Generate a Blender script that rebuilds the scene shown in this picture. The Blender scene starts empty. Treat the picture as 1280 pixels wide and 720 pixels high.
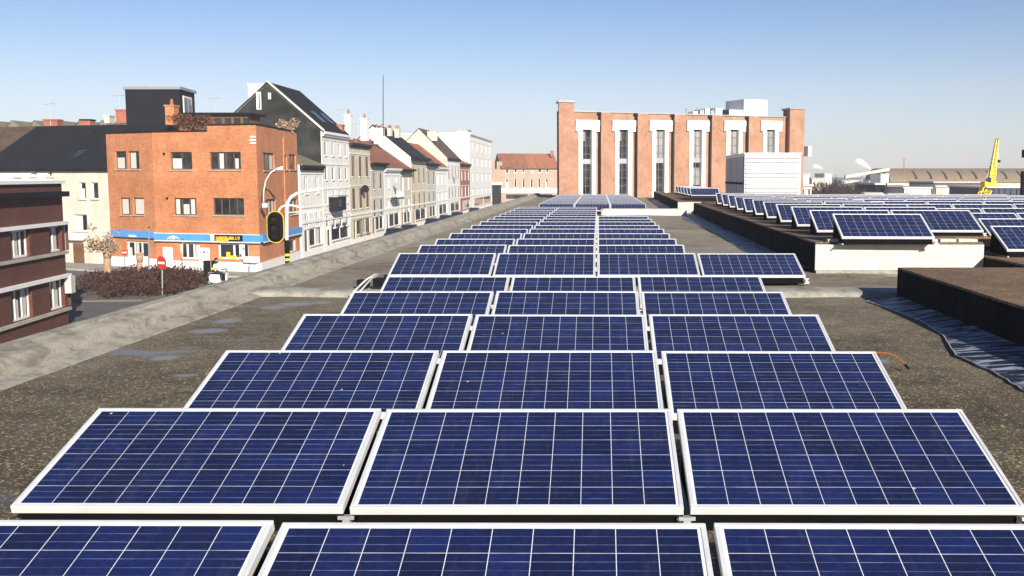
import bpy, bmesh, math, random
from mathutils import Vector, Matrix
random.seed(7)
R = math.radians
SC = bpy.context.scene
COL = SC.collection

# ------------------------------------------------------------------ camera
F = 1309.; PX = 737.; PITCH = math.atan(140/1309); YAW = math.atan(11*math.cos(PITCH)/1309); CZ = 1.75
cam = bpy.data.cameras.new('camera'); co = bpy.data.objects.new('camera', cam); COL.objects.link(co)
cam.sensor_width = 36; cam.lens = 36*F/1280; cam.shift_x = (640-PX)/1280
cam.clip_start = .1; cam.clip_end = 6000
co.location = (0, 0, CZ); co.rotation_euler = (R(90)-PITCH, 0, YAW)
SC.camera = co
# ------------------------------------------------------------------ light
SUN_AZ, SUN_EL = R(24), R(22)
sv = Vector((math.sin(SUN_AZ)*math.cos(SUN_EL), -math.cos(SUN_AZ)*math.cos(SUN_EL), math.sin(SUN_EL)))
w = bpy.data.worlds.new('World'); SC.world = w; w.use_nodes = True
nt = w.node_tree; bg = nt.nodes['Background']; sky = nt.nodes.new('ShaderNodeTexSky')
sky.sky_type = 'NISHITA'; sky.sun_disc = False; sky.sun_elevation = SUN_EL
sky.sun_rotation = math.pi-SUN_AZ
sky.air_density = 1.0; sky.dust_density = .3; sky.ozone_density = 3.5; sky.altitude = 50
# a slightly hazier, more violet horizon than the clear sky model gives
_tc = nt.nodes.new('ShaderNodeTexCoord'); _sp = nt.nodes.new('ShaderNodeSeparateXYZ'); nt.links.new(_tc.outputs['Generated'], _sp.inputs[0])
_r = nt.nodes.new('ShaderNodeValToRGB'); nt.links.new(_sp.outputs[2], _r.inputs[0]); _e = _r.color_ramp.elements
for _i, (_p, _c) in enumerate([(0, (.84, .82, 1.0)), (.08, (.84, .74, .82)), (.18, (.53, .59, .72)), (.45, (.34, .42, .56))]):
    _x = _e[_i*1] if _i < 2 else _e.new(_p)
    _x.position = _p; _x.color = (*_c, 1)
_m = nt.nodes.new('ShaderNodeMix'); _m.data_type = 'RGBA'; _m.blend_type = 'MULTIPLY'; _m.inputs[0].default_value = 1
nt.links.new(sky.outputs[0], _m.inputs[6]); nt.links.new(_r.outputs[0], _m.inputs[7])
nt.links.new(_m.outputs[2], bg.inputs[0]); bg.inputs[1].default_value = .092
sl = bpy.data.lights.new('sun', 'SUN'); so = bpy.data.objects.new('sun', sl); COL.objects.link(so)
sl.energy = 5; sl.angle = R(.5); sl.color = (1, .93, .82)
so.rotation_euler = sv.to_track_quat('Z', 'Y').to_euler()
SC.view_settings.view_transform = 'Standard'; SC.view_settings.look = 'None'
SC.view_settings.exposure = .7; SC.view_settings.gamma = 1

# ------------------------------------------------------------------ pixel measurements -> world points
def ray(u, v):
    a = (u-PX)/F; b = (360-v)/F
    y1 = math.cos(PITCH)+b*math.sin(PITCH); z1 = -math.sin(PITCH)+b*math.cos(PITCH)
    return Vector((a*math.cos(YAW)-y1*math.sin(YAW), a*math.sin(YAW)+y1*math.cos(YAW), z1))
def az(u, v, z):
    r = ray(u, v); return r*((z-CZ)/r.z)+Vector((0, 0, CZ))
def ay(u, v, Y):
    r = ray(u, v); return r*(Y/r.y)+Vector((0, 0, CZ))
def onp(u, v, A, B):
    """distance along A->B and height where the sight line meets the upright plane through A, B"""
    d = Vector((B[0]-A[0], B[1]-A[1])).normalized(); n = Vector((d.y, -d.x)); r = ray(u, v)
    t = n.dot(Vector(A[:2]))/n.dot(Vector((r.x, r.y)))
    p = r*t; return (Vector((p.x, p.y))-Vector(A[:2])).dot(d), p.z+CZ

# ------------------------------------------------------------------ materials
MATS = {}
def nn(t, typ, **k):
    n = t.nodes.new(typ)
    for a, b in k.items():
        if a in n.inputs: n.inputs[a].default_value = b
        else: setattr(n, a, b)
    return n
def mth(t, op, a, b=None, clamp=False):
    n = t.nodes.new('ShaderNodeMath'); n.operation = op; n.use_clamp = clamp
    for i, x in enumerate((a, b)):
        if x is None: continue
        if isinstance(x, (int, float)): n.inputs[i].default_value = x
        else: t.links.new(x, n.inputs[i])
    return n.outputs[0]
def ramp(t, fac, stops):
    n = t.nodes.new('ShaderNodeValToRGB'); e = n.color_ramp.elements
    e[0].position = stops[0][0]; e[0].color = (*stops[0][1], 1)
    e[1].position = stops[-1][0]; e[1].color = (*stops[-1][1], 1)
    for p, c in stops[1:-1]:
        x = e.new(p); x.color = (*c, 1)
    t.links.new(fac, n.inputs[0]); return n.outputs[0]
def mix(t, fac, a, b, mode='MIX'):
    n = t.nodes.new('ShaderNodeMix'); n.data_type = 'RGBA'; n.blend_type = mode
    for i, x in ((0, fac), (6, a), (7, b)):
        if isinstance(x, (int, float)): n.inputs[i].default_value = x
        elif isinstance(x, tuple): n.inputs[i].default_value = (*x, 1)
        else: t.links.new(x, n.inputs[i])
    return n.outputs[2]
def base(name, rough=.8, metal=0.):
    m = bpy.data.materials.new(name); m.use_nodes = True; t = m.node_tree
    p = t.nodes['Principled BSDF']; p.inputs['Roughness'].default_value = rough; p.inputs['Metallic'].default_value = metal
    MATS[name] = m; return m, t, p
def vec(t, kind='Position', scale=(1, 1, 1)):
    if kind == 'Position':
        g = t.nodes.new('ShaderNodeNewGeometry').outputs['Position']
    else:
        g = t.nodes.new('ShaderNodeTexCoord').outputs[kind]
    mp = t.nodes.new('ShaderNodeMapping'); mp.inputs['Scale'].default_value = scale
    t.links.new(g, mp.inputs[0]); return mp.outputs[0]
def noise(t, v, scale, detail=3, rough=.55, dist=0):
    n = nn(t, 'ShaderNodeTexNoise', Scale=scale, Detail=detail, Roughness=rough, Distortion=dist); t.links.new(v, n.inputs['Vector'])
    return n.outputs[0]
def bump(t, p, h, dist=.01, st=.5):
    b = nn(t, 'ShaderNodeBump', Strength=st, Distance=dist); t.links.new(h, b.inputs['Height']); t.links.new(b.outputs[0], p.inputs['Normal'])
def plain(name, c, rough=.7, metal=0., var=.18, scale=1.5, dirt=.0):
    if name in MATS: return MATS[name]
    m, t, p = base(name, rough, metal)
    n = noise(t, vec(t), scale, 5, .65)
    lo = tuple(x*(1-var) for x in c); hi = tuple(min(1, x*(1+var)) for x in c)
    col = ramp(t, n, [(.3, lo), (.7, hi)])
    if dirt:
        n2 = noise(t, vec(t, scale=(1, 1, .18)), scale*1.3, 6, .7)
        f = ramp(t, n2, [(.45, (0, 0, 0)), (.7, (dirt, dirt, dirt))])
        col = mix(t, f, col, tuple(x*.35 for x in c))
    if rough >= .6 and not metal: p.inputs['Specular IOR Level'].default_value = .15
    t.links.new(col, p.inputs['Base Color']); return m
def brick(name, c1, c2, mortar, soot=.0):
    m, t, p = base(name, .9)
    g = t.nodes.new('ShaderNodeNewGeometry').outputs['Position']
    s = t.nodes.new('ShaderNodeSeparateXYZ'); t.links.new(g, s.inputs[0])
    c = t.nodes.new('ShaderNodeCombineXYZ'); t.links.new(mth(t, 'ADD', s.outputs[0], mth(t, 'MULTIPLY', s.outputs[1], .83)), c.inputs[0]); t.links.new(s.outputs[2], c.inputs[1])
    b = nn(t, 'ShaderNodeTexBrick', Scale=1.0); b.inputs['Brick Width'].default_value = .24; b.inputs['Row Height'].default_value = .085
    b.inputs['Mortar Size'].default_value = .008; b.inputs['Bias'].default_value = 0
    b.inputs['Color1'].default_value = (*c1, 1); b.inputs['Color2'].default_value = (*c2, 1); b.inputs['Mortar'].default_value = (*mortar, 1)
    t.links.new(c.outputs[0], b.inputs['Vector'])
    n = noise(t, vec(t), .55, 6, .7); col = mix(t, ramp(t, n, [(.35, (0, 0, 0)), (.68, (.55, .55, .55))]), b.outputs[0], tuple(x*.62 for x in c2))
    n3 = noise(t, vec(t), 4.5, 3, .8); col = mix(t, .5, col, ramp(t, n3, [(.3, (.35, .35, .35)), (.7, (.75, .75, .75))]), 'OVERLAY')
    if soot:
        n2 = noise(t, vec(t, scale=(1, 1, .25)), .9, 6, .7); col = mix(t, ramp(t, n2, [(.5, (0, 0, 0)), (.72, (soot,)*3)]), col, (.03, .025, .02))
    t.links.new(col, p.inputs['Base Color']); return m
def tiles(name, c1, c2, s=.3):
    m, t, p = base(name, .75)
    wv = nn(t, 'ShaderNodeTexWave', Scale=1/s*.5, Distortion=.6); wv.bands_direction = 'Z'; wv.wave_profile = 'SAW'
    wv.inputs['Detail'].default_value = 1; t.links.new(vec(t), wv.inputs['Vector'])
    vo = nn(t, 'ShaderNodeTexVoronoi', Scale=3.2); t.links.new(vec(t), vo.inputs['Vector'])
    n = noise(t, vec(t), .8, 6, .75)
    f = mth(t, 'ADD', mth(t, 'MULTIPLY', n, .75), mth(t, 'MULTIPLY', vo.outputs[0], .25))
    col = ramp(t, f, [(.32, c1), (.62, c2)])
    t.links.new(col, p.inputs['Base Color']); bump(t, p, wv.outputs[1], .03, .8); p.inputs['Specular IOR Level'].default_value = .15; return m

# the roof covering: mineral felt with pale grit, damp and worn patches
def mk_roof(name, dark, mid, grit, damp=True, gritamt=.56):
    m, t, p = base(name, .9)
    v = vec(t)
    big = noise(t, v, .35, 6, .65, .4); med = noise(t, v, 2.2, 6, .7)
    col = ramp(t, mth(t, 'ADD', mth(t, 'MULTIPLY', big, .55), mth(t, 'MULTIPLY', med, .45)), [(.36, dark), (.6, mid)])
    wv_ = nn(t, 'ShaderNodeTexNoise', Scale=60., Detail=2.); t.links.new(v, wv_.inputs['Vector'])
    vj = t.nodes.new('ShaderNodeVectorMath'); vj.operation = 'MULTIPLY_ADD'; t.links.new(wv_.outputs['Color'], vj.inputs[0]); vj.inputs[1].default_value = (.025, .025, .025); t.links.new(v, vj.inputs[2])
    gs = []
    for scl, rad_, am in ((24., .34, gritamt+.02), (55., .46, gritamt-.1)):
        vo = nn(t, 'ShaderNodeTexVoronoi', Scale=scl); t.links.new(vj.outputs[0], vo.inputs['Vector'])
        sep = t.nodes.new('ShaderNodeSeparateColor'); t.links.new(vo.outputs['Color'], sep.inputs[0])
        size = mth(t, 'ADD', rad_*.45, mth(t, 'MULTIPLY', sep.outputs[2], rad_*.7))
        near = mth(t, 'LESS_THAN', vo.outputs['Distance'], size)
        pick = mth(t, 'GREATER_THAN', mth(t, 'ADD', sep.outputs[0], mth(t, 'MULTIPLY', mth(t, 'SUBTRACT', med, .5), 1.6)), am)
        gs.append(mth(t, 'MULTIPLY', near, pick))
    g = mth(t, 'MAXIMUM', gs[0], mth(t, 'MULTIPLY', gs[1], .8))
    gc = ramp(t, sep.outputs[1], [(0, tuple(x*.55 for x in grit)), (.6, grit), (1, tuple(min(1, x*1.5) for x in grit))])
    col = mix(t, mth(t, 'MULTIPLY', g, .85), col, gc)
    fine = noise(t, v, 70, 2, .8); col = mix(t, .6, col, ramp(t, fine, [(.3, (.25, .25, .25)), (.7, (.8, .8, .8))]), 'OVERLAY')
    h = mth(t, 'ADD', g, fine)
    if damp:
        # damp streaks, drawn out across the fall of the roof
        d = noise(t, vec(t, scale=(.55, 1.1, 1)), 1.0, 5, .62, .5)
        lo = noise(t, vec(t), .22, 2, .5)
        f = mth(t, 'MULTIPLY', ramp(t, d, [(.54, (0, 0, 0)), (.62, (1, 1, 1))]), ramp(t, lo, [(.45, (0, 0, 0)), (.55, (1, 1, 1))]))
        col = mix(t, mth(t, 'MULTIPLY', f, .75), col, (.16, .17, .19))
        ro = mth(t, 'SUBTRACT', .92, mth(t, 'MULTIPLY', f, .62)); t.links.new(ro, p.inputs['Roughness'])
    if damp:   # laps between the strips of felt
        sy = t.nodes.new('ShaderNodeSeparateXYZ'); t.links.new(v, sy.inputs[0])
        fy = mth(t, 'FRACT', mth(t, 'ADD', sy.outputs[0], mth(t, 'MULTIPLY', med, .03))); lap = mth(t, 'LESS_THAN', fy, .014)
        col = mix(t, mth(t, 'MULTIPLY', lap, .5), col, (.02, .018, .016)); h = mth(t, 'SUBTRACT', h, mth(t, 'MULTIPLY', lap, .8))
    if damp:   # puddle marks: the sky's reflection painted in as pale blue-grey
        puddle_sheen = None
        for (u_, v_, rx, ry) in ((206, 448, .30, .28), (262, 413, .42, .42), (285, 400, .3, .5), (370, 380, .5, .5), (340, 384, .35, .4), (402, 378, .3, .3), (1065, 372, .6, .28), (1100, 452, .18, .2), (232, 470, .2, .12), (438, 322, .5, .5), (590, 290, .5, 1.6)):
            c_ = az(u_, v_, 0)
            sv_ = t.nodes.new('ShaderNodeVectorMath'); sv_.operation = 'SUBTRACT'; t.links.new(v, sv_.inputs[0]); sv_.inputs[1].default_value = (c_.x, c_.y, 0)
            sc_ = t.nodes.new('ShaderNodeVectorMath'); sc_.operation = 'MULTIPLY'; t.links.new(sv_.outputs[0], sc_.inputs[0]); sc_.inputs[1].default_value = (1/rx, 1/ry, 0)
            ln = t.nodes.new('ShaderNodeVectorMath'); ln.operation = 'LENGTH'; t.links.new(sc_.outputs[0], ln.inputs[0])
            f_ = mth(t, 'SUBTRACT', 1.0, ln.outputs['Value'], True); puddle_sheen = f_ if puddle_sheen is None else mth(t, 'MAXIMUM', puddle_sheen, f_)
        dn = noise(t, vec(t, scale=(.8, 3.0, 1)), 4.0, 8, .8)
        puddle_sheen = mth(t, 'MULTIPLY', mth(t, 'SUBTRACT', mth(t, 'MULTIPLY', puddle_sheen, 1.5), mth(t, 'MULTIPLY', dn, 1.25)), 2.6, True)
        col = mix(t, mth(t, 'MULTIPLY', puddle_sheen, .75), col, (.27, .29, .34))
    if damp:   # felt colour paled with distance, imitating sunlit grit at a grazing angle
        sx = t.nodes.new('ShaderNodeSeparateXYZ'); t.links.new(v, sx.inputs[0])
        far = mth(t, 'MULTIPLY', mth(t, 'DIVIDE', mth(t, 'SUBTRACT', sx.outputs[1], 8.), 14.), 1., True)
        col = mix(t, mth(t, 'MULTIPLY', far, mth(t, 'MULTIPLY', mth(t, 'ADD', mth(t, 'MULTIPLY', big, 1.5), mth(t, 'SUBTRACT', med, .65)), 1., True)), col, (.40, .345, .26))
    t.links.new(col, p.inputs['Base Color']); bump(t, p, h, .012, .7); p.inputs['Specular IOR Level'].default_value = .25; return m
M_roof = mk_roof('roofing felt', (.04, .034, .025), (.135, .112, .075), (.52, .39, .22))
M_gravel = mk_roof('brown roof gravel', (.07, .045, .03), (.22, .14, .085), (.42, .29, .17), False, .4)

# concrete with a crusty stain
def mk_conc(name, c, stain=.5, sc=3.):
    m, t, p = base(name, .9); v = vec(t)
    n = noise(t, v, sc, 8, .72); col = ramp(t, n, [(.3, tuple(x*.82 for x in c)), (.6, c), (.8, tuple(min(1, x*1.15) for x in c))])
    st = noise(t, vec(t, scale=(1.5, 1.1, 2.0)), 1.9, 9, .8, .3)
    col = mix(t, ramp(t, st, [(.47, (0, 0, 0)), (.6, (stain,)*3)]), col, (.075, .062, .042))
    fi = noise(t, v, 55, 3, .8); col = mix(t, .5, col, ramp(t, fi, [(.3, (.35,)*3), (.7, (.7,)*3)]), 'OVERLAY')
    t.links.new(col, p.inputs['Base Color']); bump(t, p, mth(t, 'ADD', mth(t, 'MULTIPLY', n, .55), mth(t, 'MULTIPLY', fi, .5)), .012, .5); return m
M_par = mk_conc('weathered parapet felt', (.39, .355, .285), .62, 3.4)
M_conc = mk_conc('pale concrete', (.62, .58, .5), .12)
M_mound = mk_conc('grey mortar ridge', (.36, .335, .28), .55)
def mk_bitumen():
    m, t, p = base('black bitumen wall', 1.); v = vec(t); p.inputs['Specular IOR Level'].default_value = .05
    n = noise(t, vec(t, scale=(1, 1, .25)), 3, 6, .7); col = ramp(t, n, [(.4, (.008, .008, .010)), (.75, (.028, .027, .028))])
    t.links.new(col, p.inputs['Base Color']); bump(t, p, noise(t, v, 9, 5, .7), .04, .8); return m
M_bit = mk_bitumen()
def mk_flash():
    m, t, p = base('streaked flashing sheet', .5)
    n = noise(t, vec(t, scale=(.9, 5.5, 1)), 1.7, 6, .68, .8)
    col = ramp(t, n, [(.49, (.008, .009, .013)), (.57, (.40, .43, .52)), (.8, (.62, .65, .72))])
    t.links.new(col, p.inputs['Base Color']); bump(t, p, n, .01, .5); return m
M_flash = mk_flash()

# solar cells
PW, PL, FW, MG = 1.638, .99, .021, .033
def mk_cells():
    m, t, p = base('blue polycrystalline cells', .12)
    tc = t.nodes.new('ShaderNodeTexCoord'); s = t.nodes.new('ShaderNodeSeparateXYZ'); t.links.new(tc.outputs['Object'], s.inputs[0])
    cw = (PW-2*MG)/10; ch = (PL-2*MG)/6
    U = mth(t, 'DIVIDE', mth(t, 'ADD', s.outputs[0], PW/2-MG), cw); V = mth(t, 'DIVIDE', mth(t, 'SUBTRACT', s.outputs[1], MG), ch)
    fu = mth(t, 'FRACT', U); fv = mth(t, 'FRACT', V)
    eu = mth(t, 'MULTIPLY', mth(t, 'MINIMUM', fu, mth(t, 'SUBTRACT', 1., fu)), cw)
    ev = mth(t, 'MULTIPLY', mth(t, 'MINIMUM', fv, mth(t, 'SUBTRACT', 1., fv)), ch)
    line = mth(t, 'MAXIMUM', mth(t, 'LESS_THAN', eu, .0015), mth(t, 'LESS_THAN', ev, .0016))
    out = mth(t, 'MAXIMUM', mth(t, 'MAXIMUM', mth(t, 'LESS_THAN', U, 0.), mth(t, 'GREATER_THAN', U, 10.)), mth(t, 'MAXIMUM', mth(t, 'LESS_THAN', V, 0.), mth(t, 'GREATER_THAN', V, 6.)))
    line = mth(t, 'MAXIMUM', line, out)
    oi = t.nodes.new('ShaderNodeObjectInfo')
    cb = t.nodes.new('ShaderNodeCombineXYZ'); t.links.new(mth(t, 'FLOOR', U), cb.inputs[0]); t.links.new(mth(t, 'FLOOR', V), cb.inputs[1]); t.links.new(mth(t, 'MULTIPLY', oi.outputs['Random'], 97.), cb.inputs[2])
    wn = t.nodes.new('ShaderNodeTexWhiteNoise'); t.links.new(cb.outputs[0], wn.inputs['Vector'])
    vo = nn(t, 'ShaderNodeTexVoronoi', Scale=60.); t.links.new(tc.outputs['Object'], vo.inputs['Vector'])
    sp = t.nodes.new('ShaderNodeSeparateColor'); t.links.new(vo.outputs['Color'], sp.inputs[0])
    val = mth(t, 'ADD', mth(t, 'MULTIPLY', wn.outputs[0], .6), mth(t, 'MULTIPLY', sp.outputs[0], .4))
    cell = ramp(t, val, [(.1, (.0022, .006, .036)), (.5, (.0038, .0100, .062)), (.9, (.0065, .016, .095))])
    # printed contact strips along each cell, brighter here and there at random
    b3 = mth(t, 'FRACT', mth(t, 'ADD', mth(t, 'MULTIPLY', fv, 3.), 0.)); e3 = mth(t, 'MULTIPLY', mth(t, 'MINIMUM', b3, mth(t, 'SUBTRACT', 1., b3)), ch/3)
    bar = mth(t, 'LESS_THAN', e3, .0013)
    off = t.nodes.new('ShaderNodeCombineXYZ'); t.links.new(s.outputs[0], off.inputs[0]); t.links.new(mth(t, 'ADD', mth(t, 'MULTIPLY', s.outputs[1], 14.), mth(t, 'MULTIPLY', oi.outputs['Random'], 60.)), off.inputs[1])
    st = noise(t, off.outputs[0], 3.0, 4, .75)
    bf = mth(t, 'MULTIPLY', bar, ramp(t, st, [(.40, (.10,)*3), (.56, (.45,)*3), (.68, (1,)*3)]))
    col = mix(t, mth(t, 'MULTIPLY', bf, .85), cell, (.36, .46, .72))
    lf = mth(t, 'MULTIPLY', line, mth(t, 'ADD', mth(t, 'ADD', mth(t, 'MULTIPLY', mth(t, 'SUBTRACT', st, .5), 2.6), .72, True), mth(t, 'ADD', mth(t, 'MULTIPLY', mth(t, 'LESS_THAN', eu, .0017), .35), out), True))
    col = mix(t, lf, col, (.72, .74, .78))
    dust = noise(t, vec(t, 'Object'), 2.5, 6, .7); col = mix(t, mth(t, 'MULTIPLY', dust, .035), col, (.4, .38, .33))
    vd = nn(t, 'ShaderNodeTexVoronoi', Scale=3.3); t.links.new(off.outputs[0], vd.inputs['Vector'])
    v2 = t.nodes.new('ShaderNodeVectorMath'); v2.operation = 'ADD'; t.links.new(tc.outputs['Object'], v2.inputs[0]); c2_ = t.nodes.new('ShaderNodeCombineXYZ'); t.links.new(mth(t, 'MULTIPLY', oi.outputs['Random'], 40.), c2_.inputs[2]); t.links.new(c2_.outputs[0], v2.inputs[1]); t.links.new(v2.outputs[0], vd.inputs['Vector'])
    col = mix(t, mth(t, 'MULTIPLY', mth(t, 'LESS_THAN', vd.outputs['Distance'], .028), .85), col, (.55, .54, .48))
    run = noise(t, vec(t, 'Object', (9, 1.2, 1)), 1.0, 5, .7); col = mix(t, mth(t, 'MULTIPLY', ramp(t, run, [(.55, (0,)*3), (.8, (1,)*3)]), .05), col, (.5, .48, .42))
    t.links.new(col, p.inputs['Base Color'])
    p.inputs['Specular IOR Level'].default_value = .42
    t.links.new(mth(t, 'ADD', .07, mth(t, 'MULTIPLY', dust, .14)), p.inputs['Roughness'])
    return m
M_cell = mk_cells()
M_alu = plain('brushed aluminium frame', (.72, .72, .71), .4, .2, .1, 5)
M_alu2 = plain('galvanised rail', (.55, .55, .54), .45, .6, .1, 8)
M_asph = plain('street asphalt', (.13, .125, .118), .9, 0, .25, .7)
M_pave = plain('pavement slabs', (.34, .31, .27), .9, 0, .2, 1.1)
M_kerb = plain('kerb stone', (.4, .38, .34), .9, 0, .15, 2)
M_black = plain('matt black', (.007, .007, .008), .9)
M_tub = plain('black plastic', (.006, .006, .007), 1., 0)
M_tub.node_tree.nodes['Principled BSDF'].inputs['Specular IOR Level'].default_value = .05
M_white = plain('white paint', (.8, .79, .76), .6, 0, .05, 2)
M_whitemetal = plain('white enamelled metal', (.7, .7, .7), .35, 0, .04, 2)
M_blue = plain('sky blue fascia', (.09, .33, .75), .4, 0, .1, .6)
M_yel = plain('yellow paint', (.85, .62, .02), .5, 0, .08, 3)
M_red = plain('red paint', (.6, .04, .02), .45)
M_orangebrick = brick('orange brick', (.60, .225, .08), (.50, .155, .05), (.5, .32, .2))
M_bigbrick = brick('pale red brick', (.41, .20, .115), (.31, .135, .072), (.48, .38, .3))
M_brown = brick('brown brick', (.135, .036, .02), (.10, .025, .015), (.10, .06, .045))
M_redbrick = brick('red brick', (.42, .13, .07), (.33, .09, .05), (.3, .2, .15))
M_slate = tiles('black slate', (.006, .007, .010), (.016, .017, .022))
M_brownt = tiles('brown tiles', (.05, .035, .025), (.13, .09, .06))
M_redt = tiles('mottled red tiles', (.07, .05, .045), (.36, .13, .06))
M_oranget = tiles('orange tiles', (.2, .075, .04), (.4, .15, .08))
M_greyt = tiles('grey tiles', (.13, .115, .085), (.24, .21, .15))
M_render = plain('white render', (.84, .82, .77), .85, 0, .08, .8, .28)
M_cream = plain('cream render', (.66, .60, .49), .85, 0, .1, .8, .3)
M_beige = plain('beige stone', (.66, .58, .45), .85, 0, .16, 1.2, .4)
M_grey = plain('grey render', (.6, .57, .51), .85, 0, .12, 1.2, .35)
M_sooty = plain('tarred gable', (.03, .031, .029), .95, 0, .7, .9, .5)
M_buff = plain('buff render', (.46, .32, .235), .85, 0, .1, .9, .25)
M_dark = plain('dark cladding', (.009, .010, .015), .8, 0, .2, 1)
M_wood = plain('brown door wood', (.16, .08, .045), .7, 0, .25, 2)
M_zinc = plain('zinc coping', (.35, .36, .37), .5, .5, .1, 2)
M_stone = plain('white stone surround', (.80, .78, .72), .8, 0, .05, 1.5)
M_brownframe = plain('dark timber window frame', (.13, .08, .05), .6)
M_curt = plain('net curtain', (.62, .6, .54), .9, 0, .12, 6)
M_steelw = plain('grey steel window frame', (.12, .12, .12), .6)
M_blind = plain('grey roller blind', (.26, .26, .26), .8, 0, .25, 1.5)
M_sill = plain('stone sill', (.42, .38, .32), .85)
def mk_glass():
    m, t, p = base('window glass', .04)
    n = noise(t, vec(t), .9, 3, .6); t.links.new(ramp(t, n, [(.4, (.008, .009, .012)), (.7, (.05, .055, .06))]), p.inputs['Base Color'])
    p.inputs['Specular IOR Level'].default_value = .35; return m
M_glass = mk_glass()

# ------------------------------------------------------------------ mesh helpers
class MB:
    def __init__(s): s.v = []; s.f = []
    def face(s, pts):
        b = len(s.v); s.v += [Vector(p) for p in pts]; s.f.append(tuple(range(b, b+len(pts)))); return s
    def box(s, x0, y0, z0, x1, y1, z1):
        b = len(s.v); s.v += [Vector(p) for p in ((x0, y0, z0), (x1, y0, z0), (x1, y1, z0), (x0, y1, z0), (x0, y0, z1), (x1, y0, z1), (x1, y1, z1), (x0, y1, z1))]
        s.f += [tuple(b+i for i in q) for q in ((0, 3, 2, 1), (4, 5, 6, 7), (0, 1, 5, 4), (1, 2, 6, 5), (2, 3, 7, 6), (3, 0, 4, 7))]; return s
    def obox(s, o, d, n, u0, u1, w0, w1, z0, z1):
        """box in a frame: d along the wall, n outward normal"""
        b = len(s.v); o = Vector((o[0], o[1], 0))
        for z in (z0, z1):
            for (u, q) in ((u0, w0), (u1, w0), (u1, w1), (u0, w1)): s.v.append(o+d*u+n*q+Vector((0, 0, z)))
        s.f += [tuple(b+i for i in q) for q in ((0, 3, 2, 1), (4, 5, 6, 7), (0, 1, 5, 4), (1, 2, 6, 5), (2, 3, 7, 6), (3, 0, 4, 7))]; return s
    def prism(s, pts, z0, z1):
        n = len(pts); b = len(s.v)
        s.v += [Vector((p[0], p[1], z0)) for p in pts]+[Vector((p[0], p[1], z1)) for p in pts]
        s.f += [tuple(b+i for i in reversed(range(n))), tuple(b+n+i for i in range(n))]
        s.f += [(b+i, b+(i+1) % n, b+n+(i+1) % n, b+n+i) for i in range(n)]; return s
    def extr(s, prof, a, b_):
        """profile of 3D points swept by the vector b_-a, closed"""
        n = len(prof); b = len(s.v); dv = Vector(b_)-Vector(a)
        s.v += [Vector(p) for p in prof]+[Vector(p)+dv for p in prof]
        s.f += [tuple(b+i for i in reversed(range(n))), tuple(b+n+i for i in range(n))]
        s.f += [(b+i, b+(i+1) % n, b+n+(i+1) % n, b+n+i) for i in range(n)]; return s
    def tube(s, pts, r, k=8, r1=None):
        pts = [Vector(p) for p in pts]; n = len(pts); b = len(s.v)
        for i, p in enumerate(pts):
            d = (pts[min(i+1, n-1)]-pts[max(i-1, 0)]).normalized()
            a = d.orthogonal().normalized() if i == 0 else (a-d*a.dot(d)).normalized()
            c = d.cross(a); rr = r if r1 is None else r+(r1-r)*i/(n-1)
            for j in range(k):
                t = 2*math.pi*j/k; s.v.append(p+(a*math.cos(t)+c*math.sin(t))*rr)
        for i in range(n-1):
            for j in range(k):
                s.f.append((b+i*k+j, b+i*k+(j+1) % k, b+(i+1)*k+(j+1) % k, b+(i+1)*k+j))
        s.f.append(tuple(b+j for j in reversed(range(k)))); s.f.append(tuple(b+(n-1)*k+j for j in range(k))); return s
    def disc(s, c, nrm, r, th, k=16):
        c = Vector(c); nrm = Vector(nrm).normalized(); return s.tube([c-nrm*th/2, c+nrm*th/2], r, k)
    def build(s, name, mat, parent=None, smooth=False, off=None):
        me = bpy.data.meshes.new(name)
        o_ = Vector(off) if off is not None else (parent_root(parent).location if parent else Vector())
        me.from_pydata([v-o_ for v in s.v], [], s.f); me.update()
        bm = bmesh.new(); bm.from_mesh(me); bmesh.ops.recalc_face_normals(bm, faces=bm.faces); bm.to_mesh(me); bm.free()
        if smooth:
            for q in me.polygons: q.use_smooth = True
        me.materials.append(mat)
        ob = bpy.data.objects.new(name, me); COL.objects.link(ob)
        if parent: ob.parent = parent
        return ob
def parent_root(o):
    while o.parent: o = o.parent
    return o
def tag(o, label=None, cat=None, group=None, kind=None):
    if label: o['label'] = label
    if cat: o['category'] = cat
    if group: o['group'] = group
    if kind: o['kind'] = kind
    return o
def thing(name, loc, label, cat, group=None, rz=0):
    o = bpy.data.objects.new(name, None); COL.objects.link(o); o.location = loc; o.rotation_euler.z = rz; o.empty_display_size = .3
    return tag(o, label, cat, group)
V3 = Vector

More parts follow.
